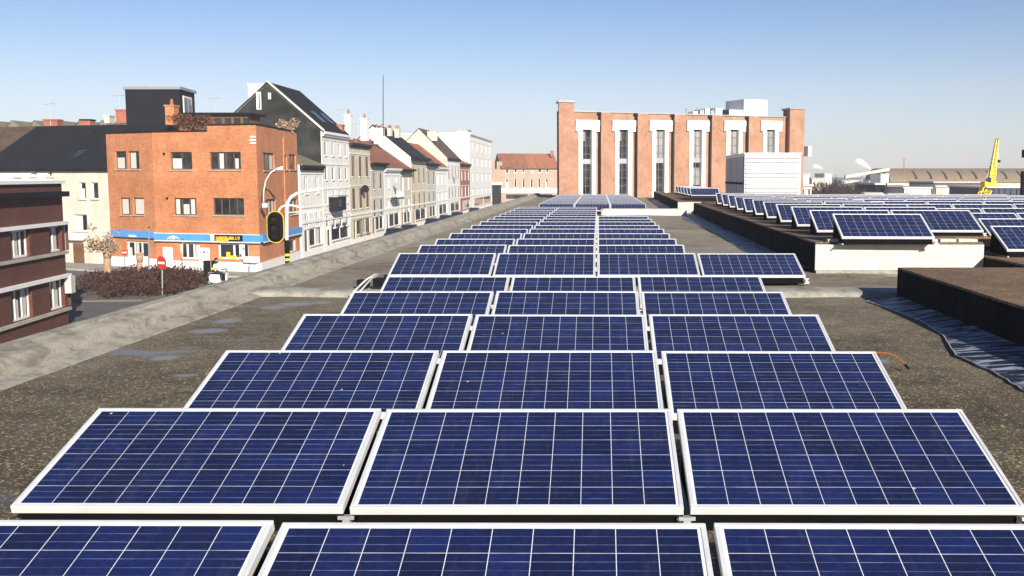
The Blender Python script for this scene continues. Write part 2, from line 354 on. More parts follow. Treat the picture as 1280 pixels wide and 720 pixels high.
# wall with real openings: rects are (u0, z0, u1, z1)
def frame_of(A, B):
    d = V3((B[0]-A[0], B[1]-A[1], 0)); L = d.length; d.normalize(); n = V3((d.y, -d.x, 0)); return d, n, L
def wall(A, B, z0, z1, rects, depth=.18, thick=.3, mb=None, top=None):
    mb = mb or MB(); d, n, L = frame_of(A, B); o = V3((A[0], A[1], 0))
    us = sorted({0., L, *[r[0] for r in rects], *[r[2] for r in rects]}); us = [u for u in us if 0 <= u <= L]
    zs = sorted({z0, z1, *[r[1] for r in rects], *[r[3] for r in rects]}); zs = [z for z in zs if z0 <= z <= z1]
    P = lambda u, z, q=0: o+d*u+n*q+V3((0, 0, z))
    for i in range(len(us)-1):
        for j in range(len(zs)-1):
            cu = (us[i]+us[i+1])/2; cz = (zs[j]+zs[j+1])/2
            if any(r[0] < cu < r[2] and r[1] < cz < r[3] for r in rects): continue
            mb.face([P(us[i], zs[j]), P(us[i+1], zs[j]), P(us[i+1], zs[j+1]), P(us[i], zs[j+1])])
    for (a, b, c, e) in rects:
        q = -depth
        mb.face([P(a, b), P(a, b, q), P(a, e, q), P(a, e)]); mb.face([P(c, b), P(c, e), P(c, e, q), P(c, b, q)])
        mb.face([P(a, e), P(a, e, q), P(c, e, q), P(c, e)]); mb.face([P(a, b), P(c, b), P(c, b, q), P(a, b, q)])
    return mb
def window(parent, A, B, r, bars=1, rows=0, fmat=None, curtain=0, depth=.18, sill=True, fw=.06, label=None, smat=None):
    """frame (part 'window') with its pane and sill below it"""
    d, n, L = frame_of(A, B); a, b, c, e = r; mb = MB(); q0, q1 = -depth, -depth+.06
    O = lambda m_, u0, u1, z0, z1, w0=q0, w1=q1: m_.obox(A, d, n, u0, u1, w0, w1, z0, z1)
    O(mb, a, a+fw, b, e); O(mb, c-fw, c, b, e); O(mb, a+fw, c-fw, b, b+fw); O(mb, a+fw, c-fw, e-fw, e)
    for i in range(bars):
        u = a+(c-a)*(i+1)/(bars+1); O(mb, u-fw*.5, u+fw*.5, b+fw, e-fw, q0, q1-.004)
    for i in range(rows):
        z = b+(e-b)*(i+1)/(rows+1); O(mb, a+fw, c-fw, z-fw*.4, z+fw*.4, q0, q1-.008)
    wo = mb.build('window', fmat or M_white, parent)
    if label: wo['label'] = label
    pm = MB(); O(pm, a, c, b, e, q0-.03, q0+.012); pm.build('pane', M_glass, wo)
    if curtain:
        k = max(1, bars+1)
        for i in range(k):
            if curtain == 1 or random.random() < curtain:
                u0 = a+(c-a)*i/k+fw; u1 = a+(c-a)*(i+1)/k-fw
                ww = (u1-u0)*random.choice((1, .55, .7)); cm = MB(); O(cm, u0, u0+ww, b+fw, e-fw-(e-b)*random.choice((0, .0, .3)), q0+.012, q0+.02); cm.build('curtain', M_curt, wo)
    if sill:
        sm = MB(); O(sm, a-.08, c+.08, b-.09, b-.003, -.02, .09); sm.build('sill', smat or M_sill, wo)
    return wo

# ================================================================== THE ROOF WE STAND ON
GZ = -5.25
own = thing('warehouse', (0, 20, GZ), 'low flat roofed building in the foreground carrying all the solar panels', 'building')
XL, XR = -5.0, 60.
def subd(mb_fn, *a): pass
rs = MB()
# slightly uneven roof sheet
xs = [-5.02+i*.5 for i in range(25)]+[8, 12, 20, 30, 45, XR]; ys = [-3+i*.6 for i in range(70)]+[40+i*4 for i in range(15)]
idx = {}
for j, y in enumerate(ys):
    for i, x in enumerate(xs):
        zz = 0 if x < -4.9 or x > 6 else .012*math.sin(x*2.1+y*.6)*math.sin(y*1.1)
        idx[i, j] = len(rs.v); rs.v.append(V3((x, y, zz)))
for j in range(len(ys)-1):
    for i in range(len(xs)-1): rs.f.append((idx[i, j], idx[i+1, j], idx[i+1, j+1], idx[i, j+1]))
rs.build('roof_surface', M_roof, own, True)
bw = MB(); bw.box(-5.5, -3, GZ, XR, 96, -.06); bw.build('outer_wall', M_brown, own)
# parapet on the street side: low, broad, rounded, crumbling
pp = MB(); prof = [(-4.88, -.03), (-4.9, .012), (-5.02, .04), (-5.1, .055), (-5.105, .045), (-5.13, .13), (-5.2, .17), (-5.34, .195), (-5.345, .215), (-5.5, .215), (-5.53, .2), (-5.53, -.35)]
N = 190; k = len(prof)
for j in range(N+1):
    y = -3+j*(98/N)
    for i, (x, z) in enumerate(prof):
        a = 0 if i in (0, k-1) else 1
        wob = .006*math.sin(y*.9)+.003*math.sin(y*3.1+i)+random.uniform(-.0015, .0015)
        pp.v.append(V3((x+a*wob-.003*y*.3, y, z+a*random.uniform(-.0015, .0015))))
for j in range(N):
    for i in range(k-1): pp.f.append((j*k+i, j*k+i+1, (j+1)*k+i+1, (j+1)*k+i))
pp.build('parapet', M_par, own)
# joint ridges across the roof
def ridge(x0, x1, y0, w_, h, mat=M_mound):
    mb = MB(); n = int((x1-x0)/.25)+1; pr_ = [(0, -.02), (.04, h*.55), (.15, h*.9), (w_*.45, h), (w_-.2, h*.85), (w_-.06, h*.4), (w_, -.02)]; k_ = len(pr_)
    for i in range(n+1):
        x = x0+(x1-x0)*i/n
        for q, (dy, z) in enumerate(pr_): mb.v.append(V3((x, y0+dy+random.uniform(-.008, .008), z+(random.uniform(-.003, .003) if 0 < q < k_-1 else 0))))
    for i in range(n):
        for q in range(k_-1): mb.f.append((i*k_+q, i*k_+q+1, (i+1)*k_+q+1, (i+1)*k_+q))
    mb.f.append(tuple(range(k_))); mb.f.append(tuple(n*k_+q for q in range(k_)))
    return mb.build('expansion_ridge', mat, own, True)
ridge(-5.25, 13, 15.1, 1.0, .085, M_mound)
ridge(.12, 3.95, 46.9, .6, .3, M_conc)
# raised roof sections
def raised(poly, z1, front, gravel=M_gravel, walls=M_bit, endm=M_conc):
    top = MB().prism(poly, z1-.03, z1); root = top.build('raised_roof', gravel, own)
    body = MB(); n = len(poly)
    c = MB().prism([(p[0], p[1]) for p in poly], -.02, z1-.032)
    c.build('upstand', walls, root)
    if front:   # pale end wall facing the camera
        (xa, ya), (xb, yb) = front
        e = MB(); d, nr, L = frame_of((xa, ya), (xb, yb)); e.obox((xa, ya), d, nr, 0, L, .0, .05, -.01, z1-.04); e.build('end_wall', endm, root)
        cr = MB()
        cr.obox((xa, ya), d, nr, 0, L, .05, .15, -.01, .06); cr.build('skirting', M_mound, root)
    return root
def wavy(a, b, n, amp):
    return [(a[0]+(b[0]-a[0])*i/n+(random.uniform(-amp, amp) if 0 < i < n else 0), a[1]+(b[1]-a[1])*i/n) for i in range(n+1)]
# near block
p1 = wavy((4.2, 2.), (4.25, 14.85), 20, .02); b1 = raised([(16, 2.), (16, 14.8)]+p1[::-1], .46, None)
p2 = wavy((3.92, 18.95), (4.25, 46.9), 26, .03); b2 = raised([(6.95, 18.95), (6.95, 20.5), (7.76, 20.5), (8.3, 45), (8.9, 45), (8.9, 76)]+[(4.9, 76), (4.9, 46.9)]+p2[::-1], .56, ((3.92, 18.95), (6.95, 18.95)))
p3 = wavy((3.75, 49.6), (4.35, 83), 20, .03); b3 = raised([(4.88, 49.6), (4.88, 83)]+p3[::-1], .56, ((3.75, 49.6), (4.88, 49.6)))
b4 = raised([(6.97, 16.9), (15.5, 16.9), (15.5, 56), (6.97, 56)], .31, None)
b5 = raised([(15.6, 20), (58, 30), (58, 78), (15.6, 78)], .12, None, M_roof)
# flashing sheets at the feet of the raised walls
def flashing(pts, wallx, parent):
    mb = MB(); ed = MB(); P = []
    for i in range(len(pts)-1):
        (x0, y0), (x1, y1) = pts[i], pts[i+1]
        m_ = 6
        for q in range(m_): t = q/m_; P.append((x0+(x1-x0)*t+random.uniform(-.012, .012), y0+(y1-y0)*t))
    P.append(pts[-1])
    for i in range(len(P)-1):
        (x0, y0), (x1, y1) = P[i], P[i+1]; wa, wb = wallx(y0), wallx(y1); h = .018
        mb.face([(x0, y0, h), (wa+.05, y0, h+.05), (wb+.05, y1, h+.05), (x1, y1, h)])
        mb.face([(x0, y0, h), (x1, y1, h), (x1-.002, y1, -.02), (x0-.002, y0, -.02)])
    ed.tube([(x-.012, y, .016) for x, y in P], .006, 5)
    f = mb.build('flashing', M_flash, parent); ed.build('flashing_edge', M_conc, f)
flashing([(3.5, 4), (3.48, 7.5), tuple(az(1280, 489, 0))[:2], tuple(az(1240, 465, 0))[:2], tuple(az(1197, 446, 0))[:2], tuple(az(1180, 420, 0))[:2], tuple(az(1150, 401, 0))[:2], tuple(az(1110, 386, 0))[:2], tuple(az(1083, 378, 0))[:2], (4.2, 14.7)], lambda y: 4.2, b1)
flashing([(3.45, 19.3), (3.4, 24), (3.52, 28), (3.6, 33), (3.55, 38), (3.5, 43), (3.7, 46)], lambda y: 3.92+(y-18.95)*.0118, b2)
flashing([(3.3, 50), (3.45, 60), (3.7, 75)], lambda y: 3.75+(y-49.6)*.018, b3)

# ================================================================== SOLAR PANELS
TILT = R(16.5)
def make_panel(tilt, legs=True):
    root = thing('solar_panel', (0, 0, 0), 'x', 'solar panel')
    h = .042
    fr = MB(); w2 = PW/2
    fr.box(-w2, 0, -h, w2, FW, 0); fr.box(-w2, PL-FW, -h, w2, PL, 0); fr.box(-w2, FW, -h, -w2+FW, PL-FW, 0); fr.box(w2-FW, FW, -h, w2, PL-FW, 0)
    f = fr.build('frame', M_alu, root); f.rotation_euler.x = tilt
    bv = f.modifiers.new('b', 'BEVEL'); bv.width = .002; bv.segments = 1
    sh = MB(); sh.box(-w2+FW, FW, -.012, w2-FW, PL-FW, -.004); s = sh.build('cell_sheet', M_cell, root); s.rotation_euler.x = tilt
    # support: two rails under the short sides with a rear strut each
    yb = PL*math.cos(tilt); zb = PL*math.sin(tilt)
    tb = MB(); xi = w2-.03
    tb.extr([(-xi, .04, -.135), (-xi, .04, -.045), (-xi, yb-.02, zb-.05), (-xi, yb+.04, -.135)], (0, 0, 0), (2*xi, 0, 0)); tb.build('console_tub', M_tub, root)
    for x in (-w2+.012, w2-.012):
        rl = MB(); rl.box(x-.012, -.03, -.135, x+.012, yb+.08, -.118); rl.build('base_rail', M_alu2, root)
    ft = MB(); x = w2+.017
    ft.box(x-.045, -.012, -.13, x+.045, .05, -.118); ft.box(x-.018, -.006, -.118, x+.018, .04, -.05); ft.box(x-.04, -.01, -.062, x+.04, .004, -.046); ft.tube([(x+.03, -.02, -.1), (x+.03, .04, -.1)], .012, 6)
    ft.build('clamp_foot', M_alu2, root)
    return root
def copy_tree(o, parent=None):
    c = o.copy(); COL.objects.link(c)
    if parent: c.parent = parent
    for ch in list(o.children): copy_tree(ch, c)
    return c
protoA = make_panel(TILT); protoB = make_panel(R(22.5)); used = set()
GAP = .034; PITCHX = PW+GAP
ORD = ['first', 'second', 'third', 'fourth', 'fifth', 'sixth', 'seventh', 'eighth', 'ninth', 'tenth', 'eleventh', 'twelfth', 'thirteenth', 'fourteenth', 'fifteenth', 'sixteenth', 'seventeenth', 'eighteenth', 'nineteenth', 'twentieth', 'twenty-first', 'twenty-second', 'twenty-third', 'twenty-fourth', 'twenty-fifth']
COLN = {1: ['only'], 2: ['left', 'right'], 3: ['left', 'middle', 'right'], 4: ['far left', 'middle left', 'middle right', 'far right'], 5: ['far left', 'second from left', 'middle', 'second from right', 'far right']}
def place(proto, x, y, z, label, group, rz=0):
    o = proto if proto.name not in used else copy_tree(proto)
    used.add(proto.name); o.location = (x, y, z); o.rotation_euler = (random.uniform(-.002, .002), random.uniform(-.002, .002), rz)
    o['label'] = label; o['group'] = group; return o
def row(proto, tilt, xc_left, n, ytop, ztop, rowname, group, slope=0, rz=0):
    """xc_left: x of the left edge of the row; ytop/ztop: upper edge"""
    yb = ytop-PL*math.cos(tilt); zb = ztop-PL*math.sin(tilt)
    for i in range(n):
        x = xc_left+PW/2+PITCHX*i
        place(proto, x, yb+slope*i+random.uniform(-.006, .006), zb+random.uniform(-.004, .004), (f'{COLN[n][i]} solar panel, {rowname}' if 'edge array' in rowname else f'{COLN[n][i]} solar panel of the {rowname}') if n > 1 else f'solar panel in {rowname}', group, rz+random.uniform(-.002, .002))
gA = 'solar panels of the front block on the dark roof'
for k_, (yt, cx_) in enumerate([(3.93, -.405), (5.93, -.40), (7.93, -.37), (10.04, -.365), (12.05, -.36), (13.93, -.33)]):
    row(protoA, TILT, cx_-PITCHX*1.5+GAP/2, 3, yt, .42, ['row cut off by the bottom of the photo', 'first row wholly in view', 'second row wholly in view', 'third row wholly in view', 'fourth row wholly in view', 'fifth row in view, just before the mortar ridge'][k_], gA)
gB = 'solar panels of the middle block behind the mortar ridge'
row(protoA, TILT, -.03-2*PITCHX+GAP/2, 4, 17.55, .46, 'wide four panel row just behind the mortar ridge', gB)
for k_ in range(8):
    row(protoA, TILT, -.04-2*PITCHX+GAP/2, 3, 19.75+2.02*k_, .455, f'{ORD[k_]} row behind the wide four panel row', gB)
for k_ in range(5):
    row(protoA, TILT, -.04-2*PITCHX+GAP/2, 2, 35.95+2.02*k_, .455, f'{ORD[k_]} two panel row in front of the far white ridge', gB)
gC = 'solar panels of the far block in front of the tall brick hall'
for k_ in range(14):
    row(protoA, TILT, -1.12-PITCHX+GAP/2, 3, 49.2+1.98*k_, .46, f'{ORD[k_]} row beyond the far white ridge', gC)
gD = 'solar panels on the raised roof behind the pale end wall'
TB = R(22.5)
for k_ in range(11):
    n_ = 1 if k_ == 0 else 2
    row(protoB, TB, 4.32+.045*k_, n_, 19.5+2.35*k_, 1.05, f'{ORD[k_]} row back from the pale end wall, raised roof', gD, 0, -.02)
gE = 'solar panels on the wide raised roof at the right'
for k_ in range(11):
    yt = 19.5+2.35*k_; n_ = 0; xs_ = 7.25 if k_ == 0 else 7.83+.045*k_
    while n_ < 5 and 748+(xs_+PITCHX*n_)*F/yt < 1300: n_ += 1
    n_ = max(1, min(5, n_)) if k_ < 13 else min(4, n_)
    row(protoB, TB, xs_, n_, yt, .83+min(.04*k_, .18), f'{ORD[k_]} row from the front, right edge array', gE, 0, -.012)
for k_ in range(6):
    row(protoB, TB, 1.2+4.0, 1, 60+2.3*k_, 1.06, f'{ORD[k_]} place on the raised roof left of the white container', gD, 0, 0)
# ballast pavers in front of the raised array
for i, (u, v, L_) in enumerate([(1040, 298, .32), (1072, 298, .3), (1153, 300.5, .38), (1180, 303, .36), (1204, 303.5, .34), (1232, 303.5, .34)]):
    p = az(u, v, .6)
    b = MB(); b.box(p.x-L_/2, 19.02, .562, p.x+L_/2, 19.22+.03*i, .61); b = b.build('ballast_paver', M_conc, None, off=(0, 0, 0))
    tag(b, f'{ORD[i]} pale concrete ballast paver from the left on the edge of the raised roof', 'paver', 'ballast pavers on the raised roof edge')

# roof clutter ------------------------------------------------------
jb = thing('junction_box', (-2.9, 15.2, .13), 'black cable junction box with pale hoses on the mortar ridge, left of the panels', 'junction box')
p = az(468, 352, .2); jb.location = (p.x, p.y, .12); x, y = p.x, p.y
q = MB(); q.box(x-.02, y-.02, .12, x+.24, y+.2, .24); q.build('housing', M_black, jb)
q = MB(); q.box(x-.26, y-.02, .12, x-.1, y+.16, .22); q.build('connector', M_black, jb)
q = MB(); q.tube([(x-.3, y-.3, .02), (x-.22, y-.15, .12), (x-.1, y-.05, .24), (x+.0, y+.02, .3), (x+.05, y+.1, .3)], .02, 6); q.tube([(x-.2, y-.32, .02), (x-.12, y-.15, .14), (x-.02, y-.08, .26), (x+.06, y+.1, .28)], .015, 6); q.build('hose', M_alu2, jb, True)
M_orange = plain('orange cable sheath', (.42, .11, .025), .6)
cb = thing('cable', (2.1, 9.5, .1), 'short orange cable with a black plug hanging off a panel corner at the right', 'cable')
a_ = az(1100, 446, .12); b_ = az(1115, 462, .03); cb.location = (a_.x, a_.y, 0)
q = MB(); q.tube([a_+V3((-.05+.19*math.sin(i*.16), .05, .02+.03*math.sin(i*.31)))*1.0+(b_-a_)*(i/10)**1.6 for i in range(11)], .006, 6); q.build('wire', M_orange, cb, True)
q = MB(); q.tube([b_+V3((.13, .05, .035)), b_+V3((.14, -.03, .015))], .011, 6); q.build('plug', M_black, cb)

# ================================================================== WHITE CABINET ON THE RAISED ROOF
cx0, cx1, cy0, cy1, cz0, cz1 = 6.47, 8.95, 46.7, 53.4, .42, 2.72
cab = thing('plant_container', (7.7, 50, .4), 'white ribbed metal plant container with a grey door side on the raised roof', 'container')
q = MB(); q.box(cx0, cy0, cz0, cx1, cy1, cz1); q.build('body', M_whitemetal, cab)
for i in range(13):
    z = cz0+.12+i*.165; l = MB(); l.extr([(cx0+.06, cy0-.002, z), (cx0+.06, cy0-.09, z+.015), (cx0+.06, cy0-.07, z+.05), (cx0+.06, cy0-.002, z+.13)], (0, 0, 0), (cx1-cx0-.12, 0, 0)); l.build('louvre', M_whitemetal, cab)
q = MB(); q.box(cx0-.05, cy0-.06, cz1, cx1+.05, cy1+.05, cz1+.05); q.build('lid', M_whitemetal, cab)
M_gdoor = plain('grey door steel', (.42, .42, .44), .5, 0, .08, 1)
q = MB()
for i in range(3): q.box(cx0-.03, cy0+.3+i*2.1, cz0+.1, cx0-.002, cy0+2.3+i*2.1, cz1-.1)
dd = q.build('door', M_gdoor, cab)
q = MB(); q.box(cx0-.06, cy0+.2, cz0+.95, cx0-.032, cy1-.2, cz0+1.05); q.build('rail', M_dark, cab)

# ================================================================== BIG BRICK HALL
A, B = (-3.3, 84.), (17.3, 93.6)
hall = thing('brick_hall', (7, 92, GZ), 'tall brick power hall with six white framed slit windows and corner pillars', 'building')
d, n, L = frame_of(A, B)
ZT = 6.85
pxs = [733.5, 779, 825, 871.5, 917.5, 963]
wins = []
for u in pxs:
    s, z = onp(u, 162, A, B); hw = .43*(1+.018*pxs.index(u)); wins.append((s-hw, -1.0, s+hw, z))
mb = wall(A, B, GZ, ZT, wins, .3)
mb.prism([(A[0]+.5, A[1]+1.1), (B[0]-.05, B[1]+.8), (B[0]-.2, B[1]+10), (A[0]+1.2, A[1]+12)], GZ, ZT-.5)
mb.prism([(A[0]+.35, A[1]+.75), (B[0]-.05, B[1]+.5), (B[0]-.05, B[1]+.8), (A[0]+.5, A[1]+1.09)], GZ, ZT); hw_ = mb.build('wall', M_bigbrick, hall)
q = MB(); q.obox(A, d, n, .6, L-.05, -.7, .12, ZT, ZT+.09); q.build('coping', M_zinc, hall)
# brick piers between the bays
edges = [720]+[pxs[i]+16.5 for i in range(6)]
for i in range(5):
    s0 = onp(pxs[i]+16.8, 200, A, B)[0]; s1 = onp(pxs[i+1]-16.5, 200, A, B)[0]
    q = MB(); q.obox(A, d, n, s0, s1, .003, .16, GZ, ZT-.003); q.build('pier', M_bigbrick, hall)
for (u0, u1, v, wd) in ((696, 715, 128, .4), (982, 1000, 137, .7)):
    s0, z = onp(u0, v, A, B); s1, _ = onp(u1, v, A, B)
    q = MB(); q.prism([((V3((A[0],A[1],0))+d*s_+n*w_).x+ (0.05 if w_<0 else 0), (V3((A[0],A[1],0))+d*s_+n*w_).y) for s_, w_ in ((s0, wd), (s1, wd), (s1+.6, -1.3), (s0+.6, -1.3))], GZ, z); pl = q.build('pillar', M_bigbrick, hall)
    q = MB(); q.prism([((V3((A[0],A[1],0))+d*s_+n*w_).x, (V3((A[0],A[1],0))+d*s_+n*w_).y) for s_, w_ in ((s0-.1, wd+.1), (s1+.1, wd+.1), (s1+.7, -1.35), (s0+.5, -1.35))], z, z+.14); q.build('cap', M_zinc, pl)
for i, r in enumerate(wins):
    a, b, c, e = r; sw = .34; q = MB(); o = (A, d, n)
    q.obox(*o, a-sw, a, .003, .12, b, e); q.obox(*o, c, c+sw, .003, .12, b, e)
    q.obox(*o, a-.003, a+.03, -.22, .115, b, e); q.obox(*o, c-.03, c+.003, -.22, .115, b, e); q.obox(*o, a-sw, c+sw, .003, .14, e, e+.3); q.obox(*o, a-sw-.28, c+sw+.28, .0, .24, e+.3, e+.75); q.obox(*o, a-sw-.28, a-sw, .003, .2, e-.15, e+.3); q.obox(*o, c+sw, c+sw+.28, .003, .2, e-.15, e+.3)
    q.build('surround', M_stone, hall)
    wz = window(hall, A, B, r, 1, 9, M_steelw, 0, .28, False, .06)
    # pale blinds behind the upper lights
    q0 = -.28
    def blind(*g_): q_ = MB(); q_.obox(*o, *g_); q_.build('blind', M_blind, wz)
    if i >= 2: blind(a+.06, c-.06, q0+.012, q0+.03, b+(e-b)*(1-.42), e-.08)
    if i >= 3: blind(a+.06, c-.06, q0+.012, q0+.03, b+(e-b)*.3, b+(e-b)*.52)
    if i < 2: blind(a+.06, (a+c)/2-.06, q0+.012, q0+.03, e-.9, e-.12)
    q = MB(); q.obox(*o, a+.03, c-.03, q0+.07, q0+.09, e-2.75, e-2.35); q.build('spandrel', M_zinc, wz)
for i, u in enumerate((749.8, 795.2, 841, 887.5, 933.5)):  # dark upright tubes added to draw the shadow lines left of the piers
    s0, _ = onp(u, 200, A, B); q = MB(); b_ = V3((A[0], A[1], 0))+d*(s0-.1)+n*.1; q.tube([b_+V3((0, 0, -1)), b_+V3((0, 0, ZT-.15))], .085, 8); q.box(b_.x-.16, b_.y-.12, ZT-.2, b_.x+.16, b_.y+.1, ZT+.02); q.build('downpipe_or_shade_line', M_dark, hall)
# roof plant on the hall
pc = thing('roof_plant_room', (15, 96, ZT), 'white rooftop plant room with a lower wing above the right end of the brick hall', 'plant room')
def fbox(parent, name, mat, u0, v0, u1, v1, dep, back=0):
    s0, z1 = onp(u0, v0, A, B); s1, z0 = onp(u1, v1, A, B); m_ = MB(); m_.obox(A, d, n, s0, s1, -back-dep, -back, ZT-.5, z1); return m_.build(name, mat, parent)
fbox(pc, 'main_block', M_whitemetal, 938, 123, 967, 148, 3, 1.0); fbox(pc, 'wing', M_whitemetal, 921, 136, 939, 148, 2.2, 1.2)
q = fbox(pc, 'side_panel', M_dark, 913, 136, 920.5, 146, 2, 1.3)
pc2 = thing('rooftop_units', (10, 94, ZT), 'cluster of low white rooftop units and ducts on top of the brick hall', 'air unit')
fbox(pc2, 'tray', M_whitemetal, 866, 141.5, 911, 146, 1.6, .95)
for j, (u0, v0, u1) in enumerate([(876, 138, 881), (884, 136, 889), (891, 134.5, 896), (897.5, 137, 902), (904, 134, 912)]): fbox(pc2, 'fan_box', [M_white, M_zinc][j % 2], u0, v0, u1, 146, 1, 1.2)
q = MB()
for u in (869, 883, 890, 903):
    s0, z1 = onp(u, 133.5, A, B); b_ = V3((A[0], A[1], 0))+d*s0-n*1.5; q.tube([b_+V3((0, 0, ZT-.3)), b_+V3((0, 0, z1))], .06, 6)
q.build('duct', M_zinc, pc2)
sb = thing('wall_box', (0, 0, 0), 'small white box fixed to the outer side of the right brick pillar', 'cabinet')
s0, z1 = onp(1000.5, 184, A, B); s1, z0 = onp(1007.5, 195.5, A, B); sb.location = (18, 94, z0)
q = MB(); q.obox(A, d, n, s0+.25, s1, .0, .8, z0, z1); q.build('housing', M_whitemetal, sb); q = MB(); q.obox(A, d, n, s0+.2, s1+.05, -.05, .85, z1, z1+.06); q.build('lid', M_whitemetal, sb)

# ================================================================== GROUND AND STREET
def struct(name, mb, mat): return tag(mb.build(name, mat, None, off=(0, 0, 0)), kind='structure')
M_earth = plain('distant ground', (.15, .14, .11), .95, 0, .3, .01)
g = MB(); g.face([(-2500, -200, GZ-.03), (2500, -200, GZ-.03), (2500, 5000, GZ-.03), (-2500, 5000, GZ-.03)]); struct('ground', g, M_earth)
g = MB(); g.face([(-80, 0, GZ), (-5.6, 0, GZ), (-5.6, 262, GZ), (-80, 262, GZ)]); struct('road', g, M_asph)
g = MB(); g.prism([(-25.2, 89), (-22.6, 90), (-22.6, 260), (-25.2, 260)], GZ-.05, GZ+.12); g.prism([(-44, 80), (-37, 76.5), (-31.5, 73.6), (-23.6, 71.6), (-22.4, 73.5), (-22.6, 89.9), (-25.2, 88.9), (-25.3, 76), (-32.7, 78.6), (-44, 84)], GZ-.05, GZ+.12); struct('pavement', g, M_pave)
g = MB()
pts = [(-44, 80), (-37, 76.5), (-31.5, 73.6), (-23.6, 71.6), (-22.4, 73.5), (-22.6, 90), (-22.6, 260)]
for a, b in zip(pts, pts[1:]):
    dd_, nn_, LL = frame_of(a, b); g.obox(a, dd_, nn_, 0, LL, .003, .13, GZ-.05, GZ+.13)
struct('kerb', g, M_kerb)
g = MB()
for i in range(9): g.box(-16.2, 66+i*4, GZ+.002, -16.05, 68+i*4, GZ+.006)
struct('lane_marking', g, M_white)

# ================================================================== LEFT: BROWN BRICK BUILDING
A, B = (-23.0, 30.), (-24.75, 48.3)
ax_ = lambda u, v: onp(u, v, A, B)
br = thing('brown_brick_house', (-28, 40, GZ), 'dark brown brick building with white window bands at the left edge of the photo', 'building')
d, n, L = frame_of(A, B); n = n
# facade faces the street (+x); direction A->B goes away from us, outward normal must point to +x
zt = ax_(88, 226)[1]
rr = []
for (u0, u1, vt, vb) in ((45.5, 70, 283.5, 317), (-4, 20, 289, 324), (42, 69, 353, 392), (-8, 19, 363, 405)):
    um = (u0+u1)/2; s0 = ax_(u0, 0)[0]; s1 = ax_(u1, 0)[0]; rr.append((s0, ax_(um, vb)[1], s1, ax_(um, vt)[1]))
zu0, zu1 = rr[0][1], rr[0][3]; zl0, zl1 = rr[2][1], rr[2][3]
rr = [(s[0], zu0 if i < 2 else zl0, s[2], zu1 if i < 2 else zl1) for i, s in enumerate(rr)]
wd_ = rr[0][2]-rr[0][0]; st_ = rr[0][0]-rr[1][0]
for k_ in (2, 3, 4):
    s0 = rr[0][0]-st_*k_
    if s0 > .3: rr += [(s0, zu0, s0+wd_, zu1), (s0, zl0, s0+wd_, zl1)]
sm_ = [(ax_(56, 0)[0], ax_(60, 419)[1], ax_(64, 0)[0], ax_(60, 413)[1]), (ax_(22, 0)[0], ax_(26, 430)[1], ax_(31, 0)[0], ax_(26, 423)[1])]
mb = wall(A, B, GZ, zt-.12, rr+sm_, .22)
mb.obox(A, d, n, 0, L, -11, -.25, GZ, zt-.16)
e1 = V3((B[0], B[1], 0)); mb.obox(A, d, n, L-.26, L-.002, -.25, -.001, GZ, zt-.15); mb.build('wall', M_brown, br)
for r in rr: window(br, A, B, r, 2 if r[0] > 1 else 1, 0, M_white, .5, .2, False, .09)
for r in sm_: window(br, A, B, r, 0, 0, M_white, 0, .12, False, .08, 'small basement window')
q = MB()
for z in (zu1, zl1): q.obox(A, d, n, 0, L+.12, .003, .2, z+.02, z+.17)
q.build('white_lintel_band', M_white, br)
q = MB()
for z in (zu0, zl0): q.obox(A, d, n, 0, L+.1, .003, .14, z-.15, z-.02)
q.build('sill_band', M_sill, br)
q = MB(); q.obox(A, d, n, -.1, L+.15, -11.1, .12, zt-.12, zt+.02); q.build('coping', M_white, br)
zc = ax_(60, 243)[1]; q = MB(); q.obox(A, d, n, 0, L+.1, .003, .3, zc-.12, zc+.12); q.build('cornice', M_dark, br)
q = MB(); q.obox(A, d, n, L-.25, L+.22, .0, .3, ax_(86, 360)[1]-.2, ax_(86, 360)[1]+.6); q.build('meter_box', M_grey, br)

# ================================================================== ORANGE CORNER BUILDING
PA, PB, PC, PD = (-37.6, 80.4), (-32.9, 77.6), (-24.35, 75.0), (-25.05, 87.6)
ob = thing('orange_brick_building', (-31, 82, GZ), 'three storey orange brick corner building with a blue shop fascia', 'building')
def rects(A, B, lst):
    out = []
    for (u0, v0, u1, v1) in lst:
        um = (u0+u1)/2; out.append((onp(u0, 200, A, B)[0], onp(um, v1, A, B)[1], onp(u1, 200, A, B)[0], onp(um, v0, A, B)[1]))
    return out
zLo = onp(225, 165, PB, PC)[1]; zHi = onp(290, 156.5, PB, PC)[1]
rAB = rects(PA, PB, [(144, 189, 158, 211.5), (160.5, 189, 174, 211.5), (147.5, 247, 160, 268.5), (164, 247, 177.5, 268.5), (153, 301, 180, 322)])
rBC = rects(PB, PC, [(213, 190, 240, 212), (262, 190, 301, 212), (215, 247.5, 243, 269), (264, 247.5, 303, 269), (220, 303, 245.5, 324), (268, 304, 307, 324)])
rCD = rects(PC, PD, [(329, 191, 343, 213), (355, 194, 359, 212), (361.5, 193, 370, 212), (331, 249, 343, 270), (361, 249, 370, 268), (334, 303, 348, 325), (358, 300, 367, 316)])
walls = MB()
wall(PA, PB, GZ, zLo, rAB, .2, mb=walls)
sp = onp(259, 160, PB, PC)[0]; dB, nB, LB = frame_of(PB, PC); Pm = (PB[0]+dB.x*sp, PB[1]+dB.y*sp)
wall(PB, Pm, GZ, zLo, [r for r in rBC if r[2] < sp+.1], .2, mb=walls)
wall(Pm, PC, GZ, zHi, [(r[0]-sp, r[1], r[2]-sp, r[3]) for r in rBC if r[0] > sp-.1], .2, mb=walls)
dC, nC, LC = frame_of(PC, PD); s2 = onp(346, 170, PC, PD)[0]; Pn = (PC[0]+dC.x*s2, PC[1]+dC.y*s2)
wall(PC, Pn, GZ, zHi, [r for r in rCD if r[2] < s2+.1], .2, mb=walls)
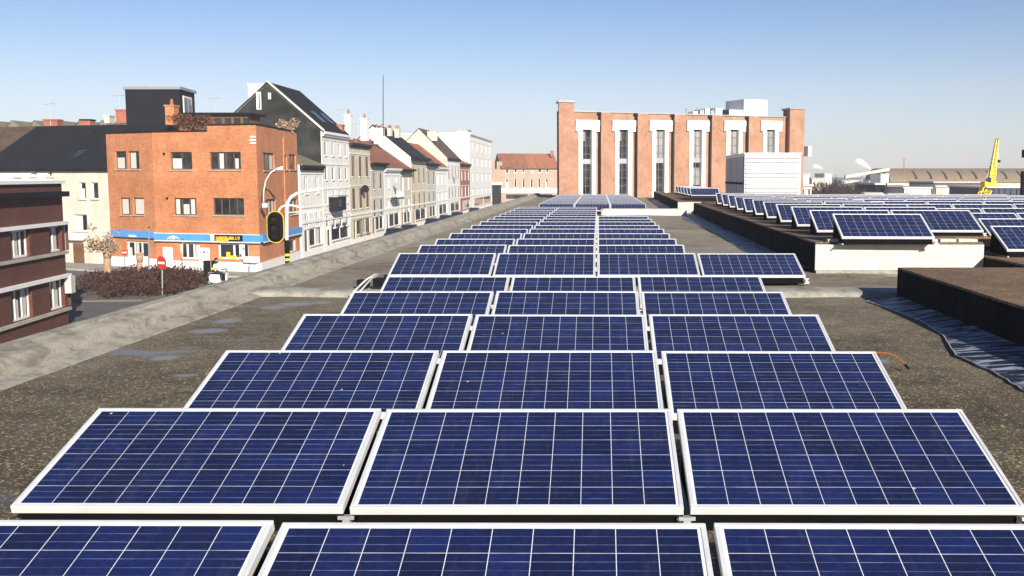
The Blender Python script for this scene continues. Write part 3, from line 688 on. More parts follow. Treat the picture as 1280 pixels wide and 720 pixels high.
wall(Pn, PD, GZ, zLo+.4, [(r[0]-s2, r[1], r[2]-s2, r[3]) for r in rCD if r[0] > s2-.1], .2, mb=walls)
# back, inner core and roof deck
walls.face([(PA[0], PA[1], GZ), (PA[0]-1, PA[1]+9, GZ), (PA[0]-1, PA[1]+9, zLo), (PA[0], PA[1], zLo)]); walls.face([(PA[0]-1, PA[1]+9, GZ), (*PD, GZ), (*PD, zLo+.4), (PA[0]-1, PA[1]+9, zLo)])
walls.face([(*Pm, zLo), (*Pm, zHi), (Pm[0]-.1, Pm[1]+.3, zHi), (Pm[0]-.1, Pm[1]+.3, zLo)]); walls.face([(*Pn, zLo+.4), (*Pn, zHi), (Pn[0]-.35, Pn[1], zHi), (Pn[0]-.35, Pn[1], zLo+.4)])
walls.build('wall', M_orangebrick, ob)
core = MB(); ins = .28
core.prism([(PA[0]+.35, PA[1]+.2), (PB[0]+.1, PB[1]+ins), (PC[0]-.35, PC[1]+.4), (PD[0]-.35, PD[1]-.3), (PA[0]-.6, PA[1]+8.6)], GZ, zLo-.15); core.build('flat_roof', M_dark, ob)
cp = MB()
for (a, b, z) in ((PA, PB, zLo), (PB, Pm, zLo), (Pm, PC, zHi), (PC, Pn, zHi), (Pn, PD, zLo+.4)):
    dd_, nn_, LL = frame_of(a, b); cp.obox(a, dd_, nn_, 0, LL, -.3, .05, z+.002, z+.1)
cp.build('coping', M_dark, ob)
for i, r in enumerate(rAB): window(ob, PA, PB, r, 2 if i == 4 else 0, 0, M_white if i == 4 else M_brownframe, .8, .18, i < 4, .07 if i < 4 else .14)
for i, r in enumerate(rBC): window(ob, PB, PC, r, [1, 3, 2, 3, 2, 1][i], 0, M_white if i > 3 else M_brownframe, [.3, .3, 1, 0, .2, 0][i], .18, i < 4, .08 if i < 4 else .14)
for i, r in enumerate(rCD): window(ob, PC, PD, r, [2, 0, 1, 2, 1, 1, 0][i], 0, M_white if i > 4 else M_brownframe, .4, .18, i < 5, .08)
# blue fascia round the shop
fz1 = onp(250, 292.5, PB, PC)[1]; fz0 = onp(250, 301, PB, PC)[1]
fa = MB()
dA, nA, LA = frame_of(PA, PB); fa.obox(PA, dA, nA, .3, LA+.02, .003, .22, fz0+.12, fz1+.12); fa.obox(PB, dB, nB, .02, LB+.2, .003, .24, fz0, fz1); fa.obox(PC, dC, nC, .0, LC, .003, .24, fz0-.001, fz1-.001)
fas = fa.build('fascia', M_blue, ob)
fe = MB(); fe.obox(PB, dB, nB, .02, LB+.22, .2, .28, fz1, fz1+.05); fe.obox(PB, dB, nB, .02, LB+.22, .2, .27, fz0-.07, fz0); fe.obox(PC, dC, nC, .28, LC, .2, .28, fz0-.07, fz0-.001); fe.build('fascia_trim', M_white, fas)
pl = MB()
for (A_, d_, n_, L_, z_) in ((PA, dA, nA, LA, .25), (PB, dB, nB, LB, 0), (PC, dC, nC, LC, 0)): pl.obox(A_, d_, n_, 0, L_+(.08 if A_ is PB else 0), .003, .09, GZ, GZ+.78+z_*.3)
pl.build('plinth', M_white, ob)
# marks on the fascia, worn lettering too small to read
def marks(parent, name, mat, A_, B_, u0, u1, v0, v1, nlet, q0, seed):
    rnd = random.Random(seed); d_, n_, L_ = frame_of(A_, B_); s0, z1 = onp(u0, v0, A_, B_); s1, z0 = onp(u1, v1, A_, B_); m_ = MB(); w_ = (s1-s0)/nlet
    for i in range(nlet):
        a = s0+w_*i+w_*.12; b = s0+w_*(i+1)-w_*.12; h = z1-z0; lw = w_*.22
        m_.obox(A_, d_, n_, a, a+lw, q0, q0+.02, z0, z1)
        if rnd.random() < .7: m_.obox(A_, d_, n_, b-lw, b, q0, q0+.02, z0, z1-h*rnd.choice((0, .4)))
        m_.obox(A_, d_, n_, a+lw, b-lw, q0, q0+.018, z0+h*rnd.choice((0, .4, .8)), z0+h*rnd.choice((.2, .6, 1)) if False else z0+h*.2+h*rnd.choice((0, .4, .8))*.5)
    return m_.build(name, mat, parent)
marks(fas, 'lettering', M_white, PA, PB, 164, 174, 293, 296.5, 4, .222, 1)
q = marks(fas, 'lettering', M_white, PB, PC, 215, 223, 295, 299, 3, .242, 2)
q = MB(); s0, z0 = onp(219, 297, PB, PC); q.tube([V3((PB[0], PB[1], 0))+dB*(s0-.5+.1*i)+nB*.25+V3((0, 0, z0-.1+.22*math.sin(i*.3))) for i in range(11)], .04, 5); q.build('emblem', M_white, fas)
s0, z1 = onp(271, 293, PB, PC); s1, z0 = onp(306, 301.5, PB, PC)
q = MB(); q.obox(PB, dB, nB, s0, s1, .243, .3, z0, z1); ys = q.build('shop_sign', M_black, fas); marks(ys, 'lettering', M_yel, PB, PC, 273, 303, 295, 299.5, 11, .301, 5)
q = MB(); q.obox(PB, dB, nB, s0-.35, s0-.02, .243, .28, z0, z1); q.build('emblem', M_white, fas)
q = MB(); q.obox(PB, dB, nB, s0+.1, s0+1.2, .301, .31, z0+.02, z0+.1); q.build('underline', M_yel, ys)
def poster(A_, B_, u0, v0, u1, v1, mat=M_white, nm='notice_board', out=.06):
    d_, n_, _ = frame_of(A_, B_); s0, z1 = onp(u0, v0, A_, B_); s1, z0 = onp(u1, v1, A_, B_); m_ = MB(); m_.obox(A_, d_, n_, s0, s1, .003, out, z0, z1); return m_.build(nm, mat, ob)
q = poster(PB, PC, 204, 309, 216.5, 326)
marks(q, 'print', M_blue, PB, PC, 205.5, 208, 312.5, 314.5, 1, .062, 1); marks(q, 'print', plain('pale print', (.6, .62, .68), .7), PB, PC, 208.5, 214, 313, 315, 4, .062, 8)
q = poster(PB, PC, 249, 309.5, 262.5, 327)
M_navy = plain('navy print', (.03, .06, .4), .6)
marks(q, 'print', M_navy, PB, PC, 250.5, 252, 314.5, 316.5, 1, .062, 1); marks(q, 'print', M_navy, PB, PC, 254.5, 257.5, 313, 317, 1, .062, 3); marks(q, 'print', M_navy, PB, PC, 259, 261, 314.5, 316.5, 1, .062, 1); marks(q, 'print', M_blue, PB, PC, 255, 257, 318, 324, 1, .062, 3)
poster(PB, PC, 308, 320, 325, 328, M_whitemetal, 'window_box', .4)
q = poster(PB, PC, 299, 304.5, 306.5, 324, M_white, 'shop_poster', .02); marks(q, 'print', M_yel, PB, PC, 301, 305, 308, 311, 2, .022, 4); marks(q, 'print', M_black, PB, PC, 300, 302.5, 317, 322, 1, .022, 4); marks(q, 'print', M_redbrick, PB, PC, 303.5, 306, 309, 313, 1, .024, 4)
# things in the shop window
for (u, v, wd, hh) in ((270, 323, .5, .12), (282, 322, .3, .4), (286, 323, .6, .2)):
    q = MB(); s0, z0 = onp(u, v, PB, PC); q.obox(PB, dB, nB, s0, s0+wd, -.15, -.1, z0, z0+hh); q.build('window_display', M_yel, ob)
# vents and antenna brackets on the wall
for (u, v) in ((204, 192), (208, 247.5)):
    q = MB(); s0, z0 = onp(u, v, PB, PC); q.obox(PB, dB, nB, s0, s0+.16, .003, .06, z0-.1, z0+.06); q.build('air_vent', M_black, ob)
for v in (171, 175, 179):
    q = MB(); s0, z0 = onp(313, v, PB, PC); q.obox(PB, dB, nB, s0, LB+.0, .003, .06, z0-.05, z0+.05); q.build('wall_bracket', M_white, ob)
q = MB(); s0, z0 = onp(352.5, 172, PC, PD); b_ = V3((PC[0], PC[1], 0))+dC*s0+nC*.08; q.tube([b_+V3((0, 0, fz1)), b_+V3((0, 0, z0))], .06, 6); q.build('downpipe_or_shade_line', M_orangebrick, ob)
# penthouse, stacks and terrace on its roof
ph = thing('roof_penthouse', (-33, 88, zLo), 'black clad box penthouse standing on the roof of the orange brick building', 'penthouse')
P0 = ay(156, 108, 89); P1 = ay(224, 108, 89); P2 = ay(240, 113, 93)
pts = [(P0.x, 89), (P1.x, 89), (P2.x, 93.5), (P0.x-.3, 93.5)]
q = MB(); q.prism(pts, zLo-.3, P0.z-.25); q.build('wall', M_dark, ph); q = MB(); q.prism([(a+(.15 if i in (1, 2) else -.15), b+(.15 if i > 1 else -.15)) for i, (a, b) in enumerate(pts)], P0.z-.25, P0.z-.02); q.build('roof', M_zinc, ph)
E1, E2 = pts[1], pts[2]; r = (.9, zLo+1.1, 3.4, P0.z-.7); dd_, nn_, LL = frame_of(E1, E2); q = MB(); q.obox(E1, dd_, nn_, r[0], r[2], .003, .08, r[1], r[3]); w_ = q.build('window', M_white, ph); q = MB(); q.obox(E1, dd_, nn_, r[0]+.15, (r[0]+r[2])/2-.1, .081, .09, r[1]+.15, r[3]-.15); q.obox(E1, dd_, nn_, (r[0]+r[2])/2+.1, r[2]-.15, .081, .09, r[1]+.15, r[3]-.15); q.build('pane', M_glass, w_)
def stack(u0, u1, v0, v1, Y, mat, label, pots=1, capm=None, dep=1.0, group='chimneys of the houses on the left', pm=None):
    a = ay(u0, v0, Y); b = ay(u1, v1, Y); t = thing('chimney', ((a.x+b.x)/2, Y+dep/2, b.z), label, 'chimney', group)
    m_ = MB(); m_.box(a.x, Y, b.z, b.x, Y+dep, a.z); m_.build('shaft', mat, t); m_ = MB(); m_.box(a.x-.06, Y-.06, a.z, b.x+.06, Y+dep+.06, a.z+.12); m_.build('cap', capm or mat, t)
    for i in range(pots):
        x_ = a.x+(b.x-a.x)*(i+.5)/pots; m_ = MB(); m_.tube([(x_, Y+dep/2, a.z+.1), (x_, Y+dep/2, a.z+.6)], .14, 8, .1); m_.build('pot', pm or M_redbrick, t)
    return t
stack(206, 218, 133, 156, 82, M_orangebrick, 'orange brick chimney with a tall pot rising beside the black penthouse', 1)
stack(144.5, 158, 138.5, 154, 92, M_redbrick, 'small red brick chimney at the left foot of the black penthouse', 0)
tr = thing('roof_terrace', (-29, 82, zHi), 'low dark glazed roof pavilion behind the parapet of the orange brick building', 'pavilion')
a = ay(222, 141, 84); b = ay(310, 160, 84)
q = MB(); q.box(a.x, 84, zLo-.2, b.x, 87, a.z-.15); q.build('wall', M_wood, tr); q = MB(); q.box(a.x-.3, 83.6, a.z-.15, b.x+.4, 87.4, a.z); q.build('roof', M_dark, tr)
q = MB()
for i in range(4): q.box(a.x+3.0+i*.75, 83.93, zHi-.3, a.x+3.5+i*.75, 83.99, a.z-.4)
q.build('window', M_glass, tr)

# leaf masses --------------------------------------------------------------
def leafmat(name, c, v=.5):
    m, t, p = base(name, .8); gi = t.nodes.new('ShaderNodeNewGeometry'); col = ramp(t, gi.outputs['Random Per Island'], [(0, tuple(x*(1-v) for x in c)), (1, tuple(x*(1+v) for x in c))]); t.links.new(col, p.inputs['Base Color']); return m
M_hedge = leafmat('dry red brown leaves', (.055, .018, .010), .7); M_rust = leafmat('rusty shrub leaves', (.12, .045, .02), .6); M_pale = leafmat('pale withered leaves', (.35, .25, .16), .6)
M_bark = plain('pale bark', (.40, .27, .17), .9, 0, .25, 5, .3); M_twig = plain('dark twigs', (.055, .038, .03), .9)
def leaves(mb, c, r, n_, s):
    for _ in range(n_):
        while True:
            p = V3((random.uniform(-1, 1), random.uniform(-1, 1), random.uniform(-1, 1)))
            if p.length < 1: break
        p = V3((p.x*r[0], p.y*r[1], p.z*r[2]))+V3(c); a = V3((random.gauss(0, 1), random.gauss(0, 1), random.gauss(0, 1))).normalized(); b_ = a.orthogonal().normalized(); c_ = a.cross(b_); s_ = s*random.uniform(.6, 1.4)
        mb.face([p-b_*s_, p+c_*s_*.6, p+b_*s_, p-c_*s_*.6])
def bush(label, c, r, n_, s, mat, cat='bush', name='bush', group=None, lumps=9):
    t = thing(name, (c[0], c[1], c[2]-r[2]), label, cat, group); m_ = MB()
    for i in range(lumps):
        k_ = (c[0]+random.uniform(-.7, .7)*r[0], c[1]+random.uniform(-.6, .6)*r[1], c[2]+random.uniform(-.4, .45)*r[2]); leaves(m_, k_, tuple(x*random.uniform(.35, .6) for x in r), n_//lumps, s)
    m_.build('foliage', mat, t); st = MB()
    for i in range(7): st.tube([(c[0], c[1], c[2]-r[2]), (c[0]+random.uniform(-.6, .6)*r[0], c[1], c[2]+random.uniform(0, .7)*r[2])], .03, 4)
    st.build('stem', M_twig, t); return t
p = ay(237, 152, 78.6); bush('rusty leafed shrub growing over the parapet left of the roof pavilion', (p.x, 79.2, p.z), (1.9, .8, .85), 1500, .09, M_rust)
p = ay(358, 160, 86); bush('tan climbing shrub at the right end of the orange brick roof', (p.x, 86.2, p.z+.1), (.9, .9, .9), 900, .09, M_pale)

# wall lamp on the corner
wl = thing('wall_lamp', (-24, 76, 0), 'curved white lamp bracket reaching up from the corner of the orange brick building', 'lamp')
pts = [ay(u, v, 74.6) for u, v in ((329.5, 254), (329.5, 240), (332, 226), (338, 216), (346, 211))]; wl.location = pts[0]
q = MB(); q.tube(pts, .05, 6); q.build('bracket', M_whitemetal, wl, True); q = MB(); q.tube([pts[-1]-V3((.1, 0, .05)), pts[-1]+V3((.45, 0, .05))], .1, 8, .16); q.build('lamp_head', M_whitemetal, wl, True)
q = MB(); e = pts[0]; q.box(e.x-.1, e.y-.05, e.z-.3, e.x+.25, e.y+.3, e.z); q.build('foot', M_whitemetal, wl)

# ================================================================== TERRACE ROW ALONG THE STREET (facades on x = -25)
FX = -25.
def zpx(Y, v): return ay(700, v, Y).z
HG = 'terraced houses along the street'
def house(label, Y0, Y1, zt, mat, floors, roof=None, cornm=None, door=True, gable=None, fmat=None, cols=2, corn=.35, ww=.95, shop=False, group=HG, x=FX, depth=9.5, arch=None, curtain=.4):
    """floors: list of (z0, z1) window bands; roof: (ridge z, ridge x offset, material) or None (flat)"""
    t = thing('terraced_house', (x-4, (Y0+Y1)/2, GZ), label, 'house', group); A_, B_ = (x, Y0+.01), (x, Y1-.01); L_ = Y1-Y0
    rcs = []
    for fi, (a, b) in enumerate(floors):
        for c in range(cols):
            u = L_*(c+.5)/cols; hw = min(ww/2, L_/cols*.36); rcs.append((u-hw, a, u+hw, b))
    drs = []
    if door: drs = [(L_*.12, GZ+.15, L_*.12+1., GZ+2.4)]; 
    gw = (L_*.12+1.5, GZ+.9, L_-.6, GZ+2.5); rcs2 = rcs+drs+[gw]
    m_ = wall(A_, B_, GZ, zt, rcs2, .12)
    X1 = x-depth
    if roof:
        rz_, rx, rm = roof
        for Y in (Y0+.01, Y1-.01): m_.face([(x, Y, GZ), (X1, Y, GZ), (X1, Y, zt), (x-rx, Y, rz_-.05), (x, Y, zt)])
    else:
        for Y in (Y0+.01, Y1-.01): m_.face([(x, Y, GZ), (X1, Y, GZ), (X1, Y, zt), (x, Y, zt)])
        m_.face([(x, Y0+.01, zt-.02), (X1, Y0+.01, zt-.02), (X1, Y1-.01, zt-.02), (x, Y1-.01, zt-.02)])
    m_.face([(X1, Y0+.01, GZ), (X1, Y1-.01, GZ), (X1, Y1-.01, zt), (X1, Y0+.01, zt)])
    m_.build('wall', mat, t)
    if gable:
        g_ = MB(); rz_, rx, rm = roof; g_.extr([(x-.06, Y0-.05, GZ), (X1+.06, Y0-.05, GZ), (X1+.06, Y0-.05, zt), (x-rx, Y0-.05, rz_-.08), (x-.06, Y0-.05, zt)], (0, 0, 0), (0, .05, 0)); g_.build('gable', gable, t)
    if roof:
        rf = MB(); e = .25; th = .14
        sl_ = (rz_-zt)/rx
        rf.extr([(x+e, Y0-.08, zt-sl_*e+.02), (x-rx, Y0-.08, rz_), (x-rx, Y0-.08, rz_+th), (x+e, Y0-.08, zt-sl_*e+.02+th)], (0, 0, 0), (0, L_+.1, 0))
        s2_ = (rz_-zt)/(depth-rx); rf.extr([(X1-e, Y0-.08, zt-s2_*e), (x-rx-.001, Y0-.08, rz_), (x-rx-.001, Y0-.08, rz_+th), (X1-e, Y0-.08, zt-s2_*e+th)], (0, 0, 0), (0, L_+.1, 0))
        rf.build('roof', rm, t)
    for r_ in rcs:
        window(t, A_, B_, r_, 1 if (r_[2]-r_[0]) > .9 else 0, 0 if r_[3]-r_[1] < 1 else 1, fmat or (M_brownframe if 'beige' in label else M_white), curtain*.3, .07, True, .04, smat=M_stone)
    window(t, A_, B_, gw, 2 if shop else 1, 0, fmat or M_white, .2, .12, True, .09)
    for r_ in drs:
        q_ = MB(); q_.obox(A_, *frame_of(A_, B_)[:2], r_[0], r_[2], -.12, -.08, r_[1], r_[3]); q_.build('door', M_wood, t)
    q_ = MB(); dd_, nn_, LL = frame_of(A_, B_)
    q_.obox(A_, dd_, nn_, 0, LL, .003, corn, zt-.28, zt-.04)
    q_.obox(A_, dd_, nn_, 0, LL, .003, corn*.6, zt-.45, zt-.28)
    q_.build('cornice', cornm or M_white, t)
    b_ = MB()
    for (a, b) in floors: b_.obox(A_, dd_, nn_, 0, LL, .003, .05, b+.18, b+.3)
    b_.obox(A_, dd_, nn_, 0, LL, .003, .07, GZ+2.95, GZ+3.2); b_.obox(A_, dd_, nn_, 0, LL, .003, .06, GZ, GZ+.6); b_.build('string_course', M_stone if mat is not M_stone else M_cream, t)
    return t, A_, B_
FL = lambda n_, top, h=1.7, gap=1.5: [(top-(h+gap)*(i+1)+gap*.5+.0, top-(h+gap)*i-gap*.5) for i in range(n_)]
house('narrow white three storey house beside the orange brick building, grey tiled roof', 88.0, 95.1, zpx(92, 206.5), M_render, FL(2, zpx(92, 206)-.3, 1.5, 1.4), (zpx(97, 185), 4., M_greyt), M_dark, depth=8)
t_, A_, B_ = house('tall white house with a black gable end and steep black slate roof', 95.2, 105.5, zpx(100, 166), M_render, FL(4, zpx(100, 168)-.3, 1.2, 1.05), (ay(340, 104, 95.2).z, 4.75, M_slate), M_white, gable=M_sooty, cols=4, ww=.8)
q = MB()
for (u0, v0, u1, v1) in ((320.5, 115, 327, 137), (335.5, 116, 339, 124)):
    a = ay(u0, v0, 95.14); b = ay(u1, v1, 95.14); q.box(a.x, 95.02, b.z, b.x, 95.14, a.z)
w_ = q.build('window', M_white, t_); q = MB(); a = ay(323, 117, 95); b = ay(325, 136, 95); q.box(a.x, 95.0, b.z, b.x, 95.018, a.z); q.build('pane', M_glass, w_)
q = MB(); zt = zpx(100, 166); rzz = ay(340, 104, 95.2).z
q.extr([(FX+.3, 95.02, zt-.1), (FX-4.75, 95.02, rzz+.12), (FX-4.75, 95.02, rzz+.32), (FX+.3, 95.02, zt+.12)], (0, 0, 0), (0, .22, 0)); q.build('verge', M_conc, t_)
sk = MB()
for i in range(2):
    f0, f1 = .18+.0*i, .42; y0 = 99+i*3.2; p = lambda f, y: V3((FX-4.75*f, y, zt+(rzz-zt)*f+.2)); sk.extr([p(f0, y0), p(f1, y0), p(f1, y0)+V3((.05, 0, .05)), p(f0, y0)+V3((.05, 0, .05))], (0, 0, 0), (0, 1.3, 0))
sk.build('skylight', M_glass, t_)
q = MB(); z0_, z1_ = zpx(99, 263), zpx(99, 246); q.box(FX+.005, 97.2, z0_, FX+.8, 100.6, z1_); orl = q.build('oriel', M_dark, t_)
q = MB(); q.box(FX+.805, 97.4, z0_+.35, FX+.83, 98.8, z1_-.15); q.build('pane', M_glass, orl); q = MB(); q.box(FX+.005, 97.0, z1_, FX+.95, 100.8, z1_+.12); q.build('oriel_roof', M_zinc, orl)
house('ornate beige house with tall arched bays, dark cornice and two white chimneys', 105.6, 115.2, zpx(110, 179), M_beige, FL(3, zpx(110, 182)-.5, 2.1, 1.2), None, M_sooty, cols=3, shop=True, ww=1.2)
house('narrow grey beige house with a black box cornice and mottled tiled roof', 115.3, 122.5, zpx(118, 203), M_grey, FL(2, zpx(118, 205)-.4, 1.8, 1.2), (6.2, 5., M_redt), M_black, corn=.7)
house('low white house with a small balcony and mottled red tiled roof', 122.6, 132.4, zpx(127, 210), M_render, FL(2, zpx(127, 212)-.2, 1.3, 1.4), (6.2, 5., M_redt), M_white)
bal = thing('balcony', (FX, 127, -1), 'stone balcony on the first floor of the low white house', 'balcony')
q = MB(); q.box(FX+.25, 125.3, -1.0, FX+1., 129.6, -.8); q.build('slab', M_sooty, bal); q = MB()
q.box(FX+.92, 125.3, -.1, FX+1., 129.6, 0)
for i in range(15): q.box(FX+.93, 125.32+i*.3, -.8, FX+.99, 125.38+i*.3, -.1)
q.build('railing', M_stone, bal)
house('cream house with a black hoisted cornice, last under the mottled roof', 132.5, 140.2, zpx(136, 211), M_cream, FL(2, zpx(136, 213)-.3, 1.6, 1.2), (6.2, 5., M_redt), M_black, corn=.8)
house('taller beige house with a white gable wall and black cornice', 140.4, 152.8, zpx(146, 197), M_beige, FL(2, zpx(146, 200)-.4, 2.2, 1.3), (ay(478, 157, 140.4).z, 5., M_slate), M_black, gable=M_render, cols=3, corn=.8)
house('grey beige house with a narrow dark cornice before the orange roof', 152.9, 161.8, zpx(157, 204), M_grey, FL(2, zpx(157, 206)-.4, 1.9, 1.2), (6.8, 4.6, M_brownt), M_black, gable=M_render, corn=.8)
house('white house with an orange tiled roof', 161.9, 174., zpx(168, 209), M_render, FL(2, zpx(168, 211)-.3, 1.6, 1.3), (6.8, 4.6, M_oranget), M_white, cols=3)
house('white house with a high beige gable and grey brown roof', 174.1, 190., zpx(182, 198), M_render, FL(2, zpx(182, 200)-.5, 2.1, 1.4), (9.5, 4.6, M_brownt), M_black, gable=M_beige, cols=4)
house('low red brick house squeezed before the big white apartment block', 190.1, 204.8, zpx(198, 205), M_redbrick, FL(2, zpx(198, 207)-.4, 1.6, 1.3), (6.0, 4.6, M_oranget), M_black, cols=3)
house('big plain white apartment block with a flat roof near the far street end', 205., 247., zpx(226, 171), M_render, FL(4, zpx(226, 173)-.6, 1.6, 1.5), None, M_white, cols=5, ww=1.1, depth=6.5)
pr_ = thing('lift_housing', (-27, 212, zpx(226, 171)), 'small white lift housing on top of the big white apartment block', 'lift housing')
a = ay(571, 163, 212); b = ay(584, 171, 212); q = MB(); q.box(a.x, 212, zpx(226, 171)-.1, b.x, 218, a.z); q.build('wall', M_render, pr_); q = MB(); q.box(a.x-.2, 211.8, a.z, b.x+.2, 218.2, a.z+.2); q.build('roof', M_zinc, pr_)
# low garage closing the row
gr = thing('garage_block', (-27, 262, GZ), 'cream low building with a wide dark garage opening beside the white block', 'garage')
a = ay(614, 196, 262); b = ay(628, 252, 262); q = MB(); q.box(a.x-2, 262, GZ, b.x, 268, ay(620, 202, 262).z); q.build('wall', M_buff, gr)
q = MB(); a = ay(615.5, 232, 261.9); b = ay(626.5, 256, 261.9); q.box(a.x, 261.7, b.z, b.x, 261.98, a.z); q.build('door', M_dark, gr); q = MB(); a = ay(614, 228, 261.6); b = ay(628, 231, 261.6); q.box(a.x, 261.4, b.z, b.x, 261.98, a.z); q.build('lintel', M_white, gr)
q = MB(); a = ay(619, 200, 261.9); b = ay(621, 211, 261.9); q.box(a.x, 261.8, b.z, b.x, 261.98, a.z); q.build('window', M_glass, gr)
# chimneys of the row
stack(430.5, 438.5, 144, 174, 107, M_render, 'left of two tall white chimneys above the ornate beige house', 1, group='tall white chimneys')
stack(450.5, 459, 149, 176, 112, M_render, 'right of two tall white chimneys above the ornate beige house', 1, group='tall white chimneys')
stack(467, 479, 161, 180, 136, M_render, 'broad white chimney left of the white gable wall', 2)
stack(484, 489, 161.5, 170, 141, M_cream, 'left small chimney with red pots at the top of the white gable wall', 2)
stack(493, 499, 162, 172, 144, M_cream, 'right small chimney with red pots on the ridge behind the white gable wall', 2)
stack(534, 546, 165, 176, 174.5, M_beige, 'broad beige chimney at the apex of the beige gable', 0)
stack(310, 330, 106, 132, 105.2, M_render, 'big white chimney block left of the black gable', 0)
stack(421, 428, 157, 164, 104, M_redbrick, 'small red brick chimney low on the black slate roof', 0)
def aerial(u, v, Y, h, lb):
    b = ay(u, v, Y); t = thing('tv_aerial', b, lb, 'aerial', 'television aerials on the roofs'); q = MB(); q.tube([b-V3((0, 0, .6)), b+V3((0, 0, h))], .025, 5); q.build('pole', M_zinc, t)
    q = MB(); q.tube([b+V3((-.5, 0, h-.1)), b+V3((.5, 0, h))], .012, 4)
    for k_ in range(6): q.tube([b+V3((-.45+k_*.18, -.25, h-.09+k_*.018)), b+V3((-.45+k_*.18, .25, h-.09+k_*.018))], .01, 3)
    q.build('boom', M_zinc, t)
for a_ in [(425, 157, 104, 1.6, 'television aerial on the brick chimney of the black slate roof'), (445, 176, 110, 1.8, 'television aerial between the two tall white chimneys'), (489, 161, 141, 1.7, 'television aerial on the white gable wall'), (540, 164, 175, 1.9, 'television aerial on the broad beige chimney'), (63, 150, 96, 1.5, 'television aerial above the broad red brick chimney'), (150, 139, 92.3, 1.4, 'television aerial beside the black penthouse'), (269, 141, 85, 1.2, 'short aerial on the roof pavilion')]: aerial(*a_)
for (Y_, v_, lb) in ((110.5, 236, 'satellite dish on the ornate beige house'), (128, 232, 'satellite dish on the low white house'), (181, 222, 'satellite dish on the high gabled white house')):
    z_ = zpx(Y_, v_); t = thing('satellite_dish', (FX+.1, Y_, z_), lb, 'dish', 'satellite dishes on the facades'); q = MB(); q.tube([(FX, Y_, z_), (FX+.45, Y_, z_)], .03, 5); q.build('arm', M_zinc, t); q = MB(); q.disc((FX+.5, Y_-.1, z_), (.6, -.8, .3), .42, .05, 14); q.build('reflector', M_dark if Y_ < 112 else M_zinc, t)
# cream building behind the row
bb = thing('rear_block', (-45, 238, GZ), 'cream flat roofed building showing over the row of houses', 'building')
a = ay(500, 169, 235); b = ay(552, 190, 235); q = MB(); q.box(a.x, 235, GZ, b.x, 245, a.z); q.build('wall', M_cream, bb); q = MB(); q.box(a.x-.3, 234.8, a.z, b.x+.3, 245, a.z+.3); q.build('coping', M_stone, bb)
for u in (509, 513.5):
    q = MB(); a = ay(u, 176, 234.9); b = ay(u+2, 182, 234.9); q.box(a.x, 234.8, b.z, b.x, 234.98, a.z); q.build('window', M_glass, bb)
# thin mast behind the houses
ms = thing('aerial_mast', ay(479, 165, 130), 'thin tall aerial mast rising above the row of houses', 'mast')
q = MB(); q.tube([ay(479, 170, 130), ay(479, 94, 130)], .06, 5, .04); q.build('pole', M_dark, ms)
q = MB(); a = ay(479, 100, 130); q.tube([a-V3((.35, 0, 0)), a+V3((.35, 0, 0))], .015, 4); q.build('crossbar', M_zinc, ms)

# end house closing the street
EA, EB = (-24.2, 262.), (-10.4, 266.)
eh = thing('end_house', (-17, 266, GZ), 'long two storey house with a red and orange tiled roof closing the street', 'house'); dE, nE, LE = frame_of(EA, EB); ze = onp(660, 209, EA, EB)[1]; zr = onp(660, 192.5, EA, EB)[1]
rE = rects(EA, EB, [(632, 210.5, 636, 217), (642.5, 210.5, 646.5, 216), (652.5, 210.5, 656, 216), (664.5, 210, 667.5, 216), (672.5, 210.5, 677, 216), (682.5, 210.5, 686, 216)]+[(u, 223, u+3.5, 235) for u in (632, 642.5, 653, 663, 672.5, 682)])
rE = [r for r in rE if r[3] < ze]
zf = [onp(640, v, EA, EB)[1] for v in (243, 247)]
rE2 = [(1.2, zf[1]-.3, 6.8, zf[0]), (7.4, zf[1]-.3, 13.0, zf[0])]
m_ = wall(EA, EB, GZ, ze, rE+rE2, .3); m_.obox(EA, dE, nE, 0, LE, -9, -.35, GZ, ze-.02); m_.build('wall', M_buff, eh)
for r in rE: window(eh, EA, EB, r, 0, 0, M_white, .3, .25, True, .14, smat=M_stone)
for r in rE2: window(eh, EA, EB, r, 1, 0, M_dark, 0, .25, False, .1)
for (s0, s1, mt) in ((-.2, LE*.47, M_redt), (LE*.47+.01, LE+.2, M_oranget)):
    q = MB(); o = V3((EA[0], EA[1], 0)); P = lambda s, w_, z: o+dE*s+nE*w_+V3((0, 0, z))
    q.extr([P(s0, .5, ze-.15), P(s0, -4.4, zr), P(s0, -9.4, ze-.15), P(s0, -9.4, ze), P(s0, -4.4, zr+.2), P(s0, .5, ze+.05)], (0, 0, 0), dE*(s1-s0)); q.build('roof', mt, eh)
q = MB(); q.obox(EA, dE, nE, 0, LE, .003, .5, ze-.4, ze-.17); q.build('gutter', M_wood, eh)
q = MB(); q.obox(EA, dE, nE, 0, 6.5, .003, .1, GZ, zf[0]+1.6) if False else q.obox(EA, dE, nE, 0, LE, .003, .12, zf[0]+.4, zf[0]+1.5); q.build('fascia', M_white, eh)
q = MB(); q.box(-10.3, 268, GZ, -6.5, 275, ze+1); q.build('annex', M_grey, eh)
stack(688, 691.5, 189, 196, 268, M_redbrick, 'red brick chimney on the orange roof of the house closing the street', 0)

